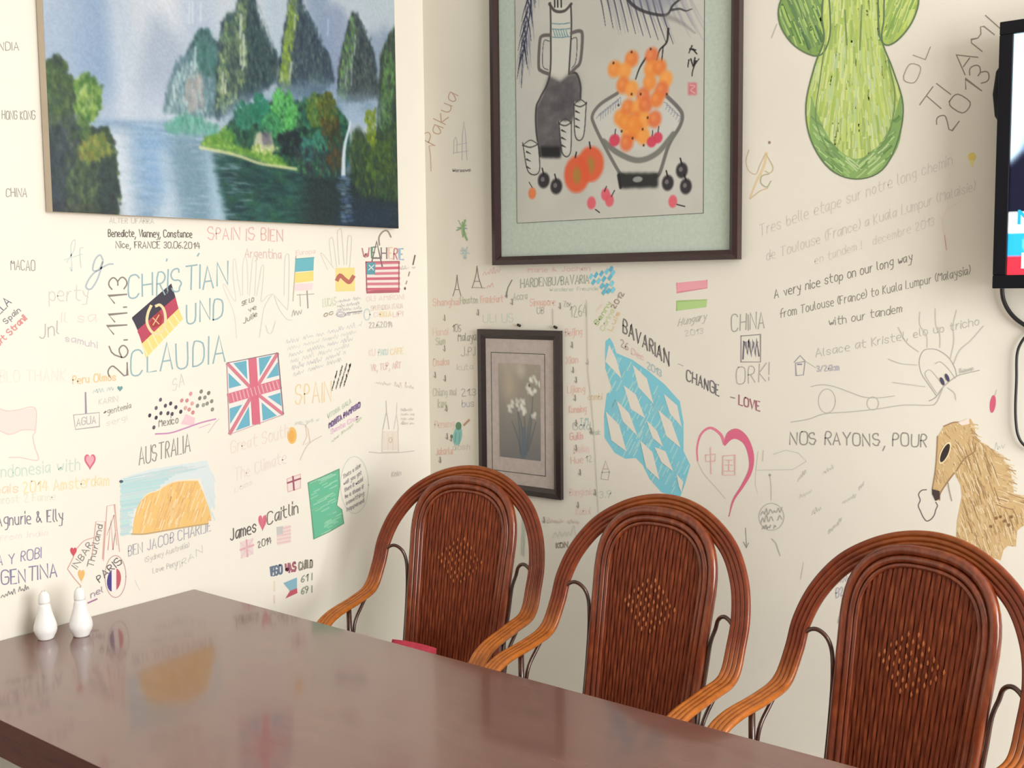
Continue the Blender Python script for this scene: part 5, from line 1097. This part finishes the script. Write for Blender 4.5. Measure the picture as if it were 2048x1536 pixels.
for P in ([(172, 500), (212, 580), (245, 700), (150, 600)], [(312, 620), (395, 700), (435, 850), (345, 750)], [(258, 740), (330, 795), (385, 935), (300, 880)], [(495, 790), (575, 860), (600, 985), (530, 905)], [(215, 830), (290, 905), (340, 1040), (255, 955)], [(462, 885), (540, 955), (595, 1110), (510, 1040)], [(392, 945), (455, 1010), (492, 1105), (428, 1050)], [(152, 895), (232, 975), (275, 1132), (185, 1065)], [(440, 1105), (505, 1130), (552, 1250), (482, 1195)], [(355, 1065), (428, 1135), (470, 1300), (390, 1225)], [(570, 1265), (610, 1310), (600, 1375), (585, 1340)]): d.poly(Z8(P), WD)
d.done()
Ink('R', 'flag_drawing', 'separate pink and green stripes of a faded flag').poly(Z8([(570, 135), (750, 118), (752, 165), (572, 192)]), (234, 152, 158)).line(Z8([(572, 135), (572, 192), (752, 165), (750, 118)]), 2, (214, 120, 128)).poly(Z8([(572, 245), (750, 235), (748, 278), (570, 300)]), (172, 200, 122)).line(Z8([(572, 300), (572, 245), (750, 235)]), 2, (146, 178, 96)).done()
T('R', 'Hungary', (1356, 652), (1411, 640), 16, (172, 164, 150), 1.7, slant=.3); T('R', '2013', (1370, 673), (1406, 667), 11, (190, 182, 166), 1.6)
T('R', 'CHINA', (1463, 664), (1529, 655), 33, (150, 142, 134), 2.2); T('R', 'ORK!', (1473, 770), (1537, 762), 35, (166, 156, 146), 2.2)
d = Ink('R', 'box_drawing', 'square box filled with black zigzag scribble'); d.line([(1482, 672), (1521, 669), (1521, 724), (1482, 724), (1482, 672)], 2, (132, 122, 118)).line([(1486, 718), (1488, 682), (1495, 708), (1497, 680), (1503, 712), (1505, 680), (1511, 712), (1513, 678), (1518, 712)], 3.2, (90, 82, 96)).line([(1492, 684), (1494, 706), (1500, 684), (1502, 708), (1508, 684), (1509, 706), (1515, 684)], 2.6, (100, 92, 108)).done()
d = Ink('R', 'heart_drawing', 'large open pink heart around two red characters')
d.line(Z8([(855, 1090), (830, 1030), (770, 992), (715, 1030), (692, 1110), (695, 1190)]), 6.5, (224, 116, 138), True, 3).line(Z8([(695, 1190), (730, 1260), (800, 1340), (860, 1410)]), 1.6, (206, 176, 164), True)
H1 = catmull([Vector((*p, 0)) for p in Z8([(850, 1085), (875, 1020), (930, 1000), (990, 1050), (1025, 1150), (1015, 1250), (965, 1340), (910, 1420), (880, 1515)])], 5); H2 = catmull([Vector((*p, 0)) for p in Z8([(856, 1100), (895, 1062), (930, 1060), (970, 1090), (995, 1160), (995, 1240), (950, 1335), (900, 1420), (880, 1515)])], 5)
d.n += 1
for i in range(len(H1) - 1): d.poly([H1[i][:2], H1[i + 1][:2], H2[i + 1][:2], H2[i][:2]], (216, 92, 122)); d.n -= 1
d.line([p[:2] for p in H1], 2, (206, 84, 110))
CH = (226, 156, 150); d.line([(1421, 895), (1422, 948)], 2, CH).line([(1411, 910), (1431, 908), (1430, 922), (1412, 923), (1411, 910)], 1.8, CH).line([(1446, 912), (1470, 910), (1470, 950), (1446, 950), (1446, 912)], 1.9, CH).line([(1451, 920), (1465, 920)], 1.6, CH).line([(1458, 920), (1458, 942)], 1.6, CH).line([(1451, 930), (1465, 930)], 1.6, CH).line([(1450, 942), (1467, 942)], 1.6, CH).done()
FT = (192, 182, 166); MD = (122, 114, 106)
for tx, a, b, c, hh, wd in (('Tres belle etape sur notre long chemin', (1520, 472), (1904, 330), FT, 22, 1.6), ('de Toulouse (France) a Kuala Lumpur (Malaisie)', (1533, 522), (1950, 380), FT, 20, 1.6), ('en tandem !   decembre 2013', (1630, 528), (1868, 450), (198, 190, 174), 17, 1.5),
                            ('A very nice stop on our long way', (1549, 597), (1824, 522), (112, 104, 98), 18, 1.7), ('from Toulouse (France) to Kuala Lumpur (Malaysia)', (1560, 636), (1940, 548), MD, 17, 1.5), ('with our tandem', (1658, 652), (1804, 624), MD, 16, 1.6), ('Alsace at Kristel, elo up tricho', (1632, 714), (1958, 650), (172, 164, 150), 16, 1.6)): T('R', tx, a, b, hh, c, wd)
Ink('R', 'lemon_drawing', 'small yellow dab near the television').ell(1944, 314, 8, 9, (224, 196, 96)).poly([(1938, 320), (1948, 320), (1944, 336)], (230, 208, 124)).done()
Ink('R', 'tree_drawing', 'faint pink forked line').line([(1889, 470), (1893, 500)], 2.2, (214, 140, 136)).line([(1889, 470), (1884, 440), (1896, 418), (1920, 404)], 1.6, (230, 196, 184), True).line([(1888, 455), (1878, 430)], 1.6, (232, 200, 188)).done()
Ink('R', 'letter_drawing', 'ochre outlined letters beside the big frame').line([(1498, 300), (1492, 322), (1498, 342), (1512, 348), (1520, 330), (1532, 305)], 2.2, (196, 170, 132), True).line([(1533, 306), (1528, 332), (1512, 366), (1500, 396)], 5.5, (222, 192, 144), True, 3).line([(1532, 308), (1546, 334), (1540, 346), (1530, 342)], 2, (186, 166, 120), True).line([(1538, 348), (1524, 352), (1522, 366), (1534, 374), (1542, 362)], 2.2, (166, 166, 120), True).line([(1500, 398), (1520, 382), (1536, 376)], 1.8, (206, 170, 120)).ell(1539, 285, 2.6, 3, (150, 116, 100)).done()
DK = (122, 108, 96)
d = Ink('R', 'handwriting', 'large slanted date and name beside the green vegetable'); d.text('2013', (1899, 266), (1984, 152), 42, DK, 2.4, True).text('TI AMI', (1868, 236), (2000, 56), 38, DK, 2.2, True).text('OL', (1832, 168), (1862, 92), 28, (150, 136, 120), 2, True).line([(1543, 76), (1554, 48)], 1.6, (176, 160, 140)).done()
# leafy green vegetable (plain)
rr = random.Random(21); d = Ink('R', 'vegetable_drawing', 'large plain green leafy vegetable painted beside the television')
def blob(P): return [p[:2] for p in catmull([Vector((*q, 0)) for q in P + [P[0]]], 5)][:-1]
BODY = blob([(1650, -40), (1700, -48), (1760, -40), (1768, 30), (1764, 80), (1786, 140), (1806, 210), (1796, 280), (1764, 340), (1712, 358), (1660, 338), (1622, 280), (1612, 210), (1630, 130), (1648, 80), (1644, 30)])
LF1 = blob([(1652, -50), (1600, -45), (1562, 0), (1560, 48), (1590, 92), (1636, 112), (1658, 80), (1660, 20)]); LF2 = blob([(1756, -50), (1800, -46), (1836, -10), (1828, 36), (1800, 76), (1772, 90), (1758, 60)])
def paint(P, base, cols, n, dirf, w0=3.6, l0=22):
    d.poly(P, base); d.n += 1; xs = [p[0] for p in P]; ys = [p[1] for p in P]
    for k in range(n):
        x, y = rr.uniform(min(xs), max(xs)), rr.uniform(max(-30, min(ys)), max(ys)); dx, dy = dirf(x, y); ln = rr.uniform(.5, 1.4) * l0; a, b = (x - dx * ln, y - dy * ln), (x + dx * ln, y + dy * ln)
        if inside(P, *a) and inside(P, *b): d.line([a, (x + rr.uniform(-2, 2), y), b], w0 * rr.uniform(.6, 1.4), cols[rr.randrange(len(cols))], True, keep=True)
paint(LF1, (122, 152, 74), [(88, 124, 62), (140, 172, 84), (108, 142, 70), (160, 186, 90), (70, 104, 58)], 240, lambda x, y: (.35, .9)); paint(LF2, (166, 186, 84), [(140, 168, 74), (186, 202, 96), (120, 152, 70)], 160, lambda x, y: (-.35, .9))
paint(BODY, (176, 192, 92), [(190, 204, 104), (162, 182, 84), (200, 210, 122), (182, 196, 100), (150, 172, 84), (176, 196, 128)], 900, lambda x, y: ((x - 1708) / 420, 1), 4, 20)
SL = blob([(1622, 190), (1640, 240), (1668, 290), (1712, 318), (1756, 292), (1786, 240), (1802, 190), (1800, 280), (1764, 338), (1712, 356), (1660, 336), (1622, 280)])
paint(SL, (126, 160, 84), [(104, 142, 72), (146, 180, 98), (90, 128, 64), (166, 194, 120)], 420, lambda x, y: (.75 if x < 1712 else -.75, .66), 3.6, 12)
for P in (BODY, LF1, LF2): d.line(list(P) + [P[0]], 3, (64, 92, 52))
for P in ([(1650, 90), (1640, 160), (1632, 240), (1660, 310)], [(1776, 120), (1790, 190), (1780, 260), (1756, 300)], [(1690, 20), (1694, 90)], [(1724, 10), (1720, 100)]): d.line(P, 2.4, (92, 124, 62), True)
d.done()
# house, tandem and sun
GL = (172, 166, 152); Z3b = lambda L: [(1500 + a / 3.737, 580 + b / 3.737) for a, b in L]
Ink('R', 'house_drawing', 'tiny house sketch with a purple note').line(Z3b([(330, 540), (375, 490), (412, 530), (400, 635), (345, 640), (340, 545), (405, 535)]), 1.8, (140, 132, 140)).line(Z3b([(355, 555), (385, 555)]), 3, (126, 116, 136)).line(Z3b([(412, 530), (490, 580)]), 1.4, GL).text('3/26km', *Z3b([(500, 612), (665, 600)]), 12, (168, 158, 172), 1.8).done()
d = Ink('R', 'vehicle_drawing', 'thin grey outline of two wheels rolling on a ground line'); d.ring(*Z3b([(575, 830)])[0], 17, 24, 1.7, GL).ring(*Z3b([(918, 848)])[0], 11.5, 13, 1.7, GL).line(Z3b([(455, 722), (540, 708), (640, 725), (750, 765), (850, 800), (960, 806), (1080, 792)]), 1.7, GL, True).line(Z3b([(305, 988), (440, 965), (560, 925), (760, 910), (960, 888), (1150, 860), (1330, 862), (1390, 845), (1440, 740)]), 1.8, GL, True).done()
d = Ink('R', 'sun_drawing', 'smiling sun outline with dark eyes and rays')
d.line(Z3b([(1390, 785), (1330, 700), (1280, 620), (1265, 530), (1290, 462), (1330, 442), (1400, 448), (1480, 500), (1530, 580), (1545, 645)]), 1.9, (160, 152, 142), True).line(Z3b([(1395, 770), (1340, 690), (1308, 625), (1345, 598), (1400, 655), (1445, 715)]), 1.7, GL, True).line(Z3b([(1385, 550), (1425, 538), (1480, 585), (1535, 660)]), 1.7, GL, True).line(Z3b([(1340, 830), (1390, 800), (1450, 720), (1545, 645), (1620, 622), (1715, 600)]), 1.8, (160, 152, 142), True)
for P in ([(1270, 165), (1270, 260), (1320, 340), (1325, 430)], [(1385, 140), (1390, 260), (1420, 340), (1420, 430)], [(1545, 150), (1520, 260), (1525, 380), (1500, 510)], [(1745, 270), (1650, 380), (1570, 450), (1520, 560)], [(1110, 280), (1170, 390), (1260, 460)], [(1035, 515), (1130, 550), (1250, 560)], [(1070, 690), (1180, 705), (1310, 722)], [(1480, 730), (1530, 770), (1540, 820)]): d.line(Z3b(P), 1.6, (184, 178, 164), True)
for x, y in ((1437, 682), (1474, 655)): q = Z3b([(x, y)])[0]; d.ell(q[0], q[1], 3.6, 8.6, (62, 58, 82), 16, -.4)
d.scrib(*Z3b([(1570, 622), (1700, 590)]), 6, (180, 174, 162), 1.4, 15).done()
Ink('R', 'pepper_drawing', 'small red pepper near the thin cable').ell(1985.5, 808, 6, 18, (206, 82, 108), 20, .12).line([(1990, 792), (1993, 780)], 1.8, (190, 172, 156)).done()
T('R', 'NOS RAYONS, POUR', (1579, 889), (1853, 893), 25, (132, 124, 116), 2.6, False, 'grey capital lettering above the parachute sketch')
d = Ink('R', 'umbrella_drawing', 'faint parachute sketch with hanging scribble'); Z4b = lambda L: [(1480 + a / 3.606, 820 + b / 3.606) for a, b in L]
d.line(Z4b([(130, 300), (115, 435), (240, 432), (380, 430), (480, 370), (420, 310), (330, 290), (240, 320)]), 1.6, (186, 180, 166)).line(Z4b([(115, 440), (110, 540), (130, 600)]), 1.2, (200, 194, 180)).line(Z4b([(215, 460), (225, 560), (225, 650)]), 1.4, (176, 170, 156)).ell(*Z4b([(215, 470)])[0], 2.4, 2.4, (150, 144, 134)).ring(*Z4b([(228, 770)])[0], 25, 27, 1.5, (176, 170, 160)).scrib(*Z4b([(150, 760), (310, 740)]), 12, (160, 154, 148), 1.6, 30).scrib(*Z4b([(150, 820), (310, 790)]), 12, (160, 154, 148), 1.6, 31).scrib(*Z4b([(160, 860), (270, 850)]), 8, (150, 144, 138), 1.6, 32).line(Z4b([(230, 930), (260, 960), (290, 1050)]), 1.6, (168, 162, 152)).line(Z4b([(170, 290), (165, 370)]), 1.4, (190, 184, 170)).done()
d = Ink('R', 'handwriting', 'very faint pencil notes on the lower wall')
for i, (a, b) in enumerate((((600, 470), (700, 400)), ((430, 640), (520, 600)), ((520, 760), (620, 700)), ((740, 680), (860, 620)), ((640, 900), (740, 800)), ((420, 520), (500, 430)), ((860, 580), (900, 540)))): d.scrib(*Z4b([a, b]), 9, (198, 192, 178), 1.4, 80 + i)
d.line(Z4b([(460, 1100), (440, 1220)]), 1.4, (206, 190, 170)).done()
Ink('R', 'arrow_drawing').line([(1491, 1056), (1493, 1094)], 1.7, (140, 130, 118)).line([(1487, 1084), (1493, 1096), (1497, 1086)], 1.6, (130, 120, 110)).done()
d = Ink('R', 'handwriting'); d.text('B2', (1672, 1196), (1688, 1190), 18, (160, 160, 168), 2.2).scrib((1676, 1168), (1700, 1160), 8, (176, 176, 180), 1.6, 90).scrib((1676, 1246), (1690, 1240), 12, (150, 150, 160), 1.8, 91).text('KON', (1113, 1096), (1136, 1094), 10, (140, 130, 110), 2.6).scrib((1106, 1078), (1158, 1070), 14, (196, 196, 178), 1.6, 92).scrib((1092, 1046), (1160, 1048), 8, (222, 196, 180), 1.6, 93).line([(1046, 1030), (1044, 1110)], 3, (172, 182, 160)).line([(1050, 1050), (1048, 1112)], 2, (176, 180, 164)).done()
Ink('R', 'tent_drawing').line([(1204, 945), (1211, 922), (1219, 944), (1216, 960), (1202, 958), (1204, 945), (1219, 944)], 1.6, (176, 160, 158)).line([(1206, 938), (1216, 938)], 2.4, (196, 160, 160)).done()
# brown animal
rr = random.Random(33); d = Ink('R', 'animal_drawing', 'long-snouted brown furry animal drawn behind the right chair')
BOD = Z4b([(1385, 600), (1388, 560), (1412, 420), (1420, 300), (1425, 190), (1470, 118), (1550, 85), (1630, 98), (1662, 60), (1690, 110), (1705, 210), (1800, 275), (1900, 350), (1955, 450), (1975, 600), (2060, 620), (2200, 640), (2280, 760), (2260, 900), (2100, 900), (2048, 830), (2000, 870), (1990, 985), (1930, 980), (1900, 1010), (1880, 1085), (1750, 1040), (1640, 990), (1556, 960), (1565, 800), (1600, 620), (1590, 540), (1545, 455), (1490, 530), (1445, 600), (1440, 650), (1408, 655)])
d.poly(BOD, (204, 166, 112)); d.n += 1
FU = [(190, 146, 88), (216, 180, 126), (172, 128, 76), (226, 192, 140), (198, 156, 100), (158, 116, 66)]
def fur(x, y):
    if y < 935 and x < 1925: return (.5, .86)
    if x > 1990 and y < 1010: return (.95, .3)
    return (.34, .94)
for k in range(1500):
    x, y = rr.uniform(1866, 2100), rr.uniform(845, 1118); ln = rr.uniform(6, 15) * (.5 if y < 930 and x < 1935 else 1); dx, dy = fur(x, y); dx += rr.uniform(-.15, .15)
    if inside(BOD, x, y) and inside(BOD, x + dx * ln, y + dy * ln): d.line([(x, y), (x + dx * ln, y + dy * ln)], rr.uniform(1, 2.1), FU[rr.randrange(6)], keep=True)
d.n += 1
for k in range(150):
    x, y = rr.uniform(1900, 2080), rr.uniform(880, 1080); dx, dy = fur(x, y); ln = rr.uniform(20, 46); b_ = (x + dx * ln, y + dy * ln); c_ = (x + dx * ln * .5 + rr.uniform(-3, 3), y + dy * ln * .5)
    if inside(BOD, x, y) and inside(BOD, *b_): d.line([(x, y), c_, b_], rr.uniform(1.2, 2), [(150, 108, 60), (140, 98, 56), (232, 200, 150)][k % 3], True, keep=True)
for k in range(34):                                     # mane along the back of the neck
    t_ = k / 33; p = catmull([Vector((*q, 0)) for q in Z4b([(1690, 120), (1705, 210), (1800, 275), (1900, 350), (1955, 450), (1975, 590)])], 8); q = p[int(t_ * (len(p) - 1))]
    d.line([(q.x - 8, q.y - 6), (q.x + rr.uniform(4, 12), q.y + rr.uniform(-4, 12))], 1.8, FU[rr.randrange(6)], keep=True)
for P in ([(1700, 240), (1690, 300), (1620, 350), (1560, 440)], [(1425, 190), (1420, 300), (1410, 430), (1388, 570)], [(1440, 650), (1446, 600), (1490, 530), (1545, 455)], [(1470, 118), (1550, 88), (1630, 100)]): d.line(Z4b(P), 2.2, (140, 98, 58), True)
q = Z4b([(1478, 310)])[0]; d.ell(q[0], q[1], 9, 24, (232, 206, 160), 24, .42).ell(q[0], q[1], 6.4, 20, (40, 30, 28), 24, .42)
d.poly(Z4b([(1385, 570), (1440, 585), (1440, 640), (1410, 656), (1386, 606)]), (58, 44, 42)).poly(Z4b([(1570, 92), (1650, 62), (1655, 100), (1600, 112)]), (240, 214, 196)).line(Z4b([(1500, 520), (1510, 580), (1528, 655)]), 1.8, (140, 128, 108))
for x, y in ((1850, 780), (1880, 770), (1910, 800), (1810, 840), (1960, 770), (1940, 830)): z = Z4b([(x, y)])[0]; d.ell(z[0], z[1], 2.6, 3.2, (130, 88, 50))
d.done()
Ink('R', 'bubble_drawing', 'black wavy outlined bubble at the animal snout').line(Z4b([(1345, 575), (1310, 580), (1288, 610), (1300, 650), (1286, 690), (1302, 730), (1320, 770), (1345, 800), (1375, 790), (1400, 760), (1412, 720), (1424, 690), (1412, 665)]), 2.2, (84, 78, 74), True).done()
Ink('R', 'handwriting').scrib((1990, 900), (2012, 895), 9, (196, 190, 178), 1.5, 95).line([(2030, 1030), (2046, 1035)], 1.5, (200, 200, 190)).done()
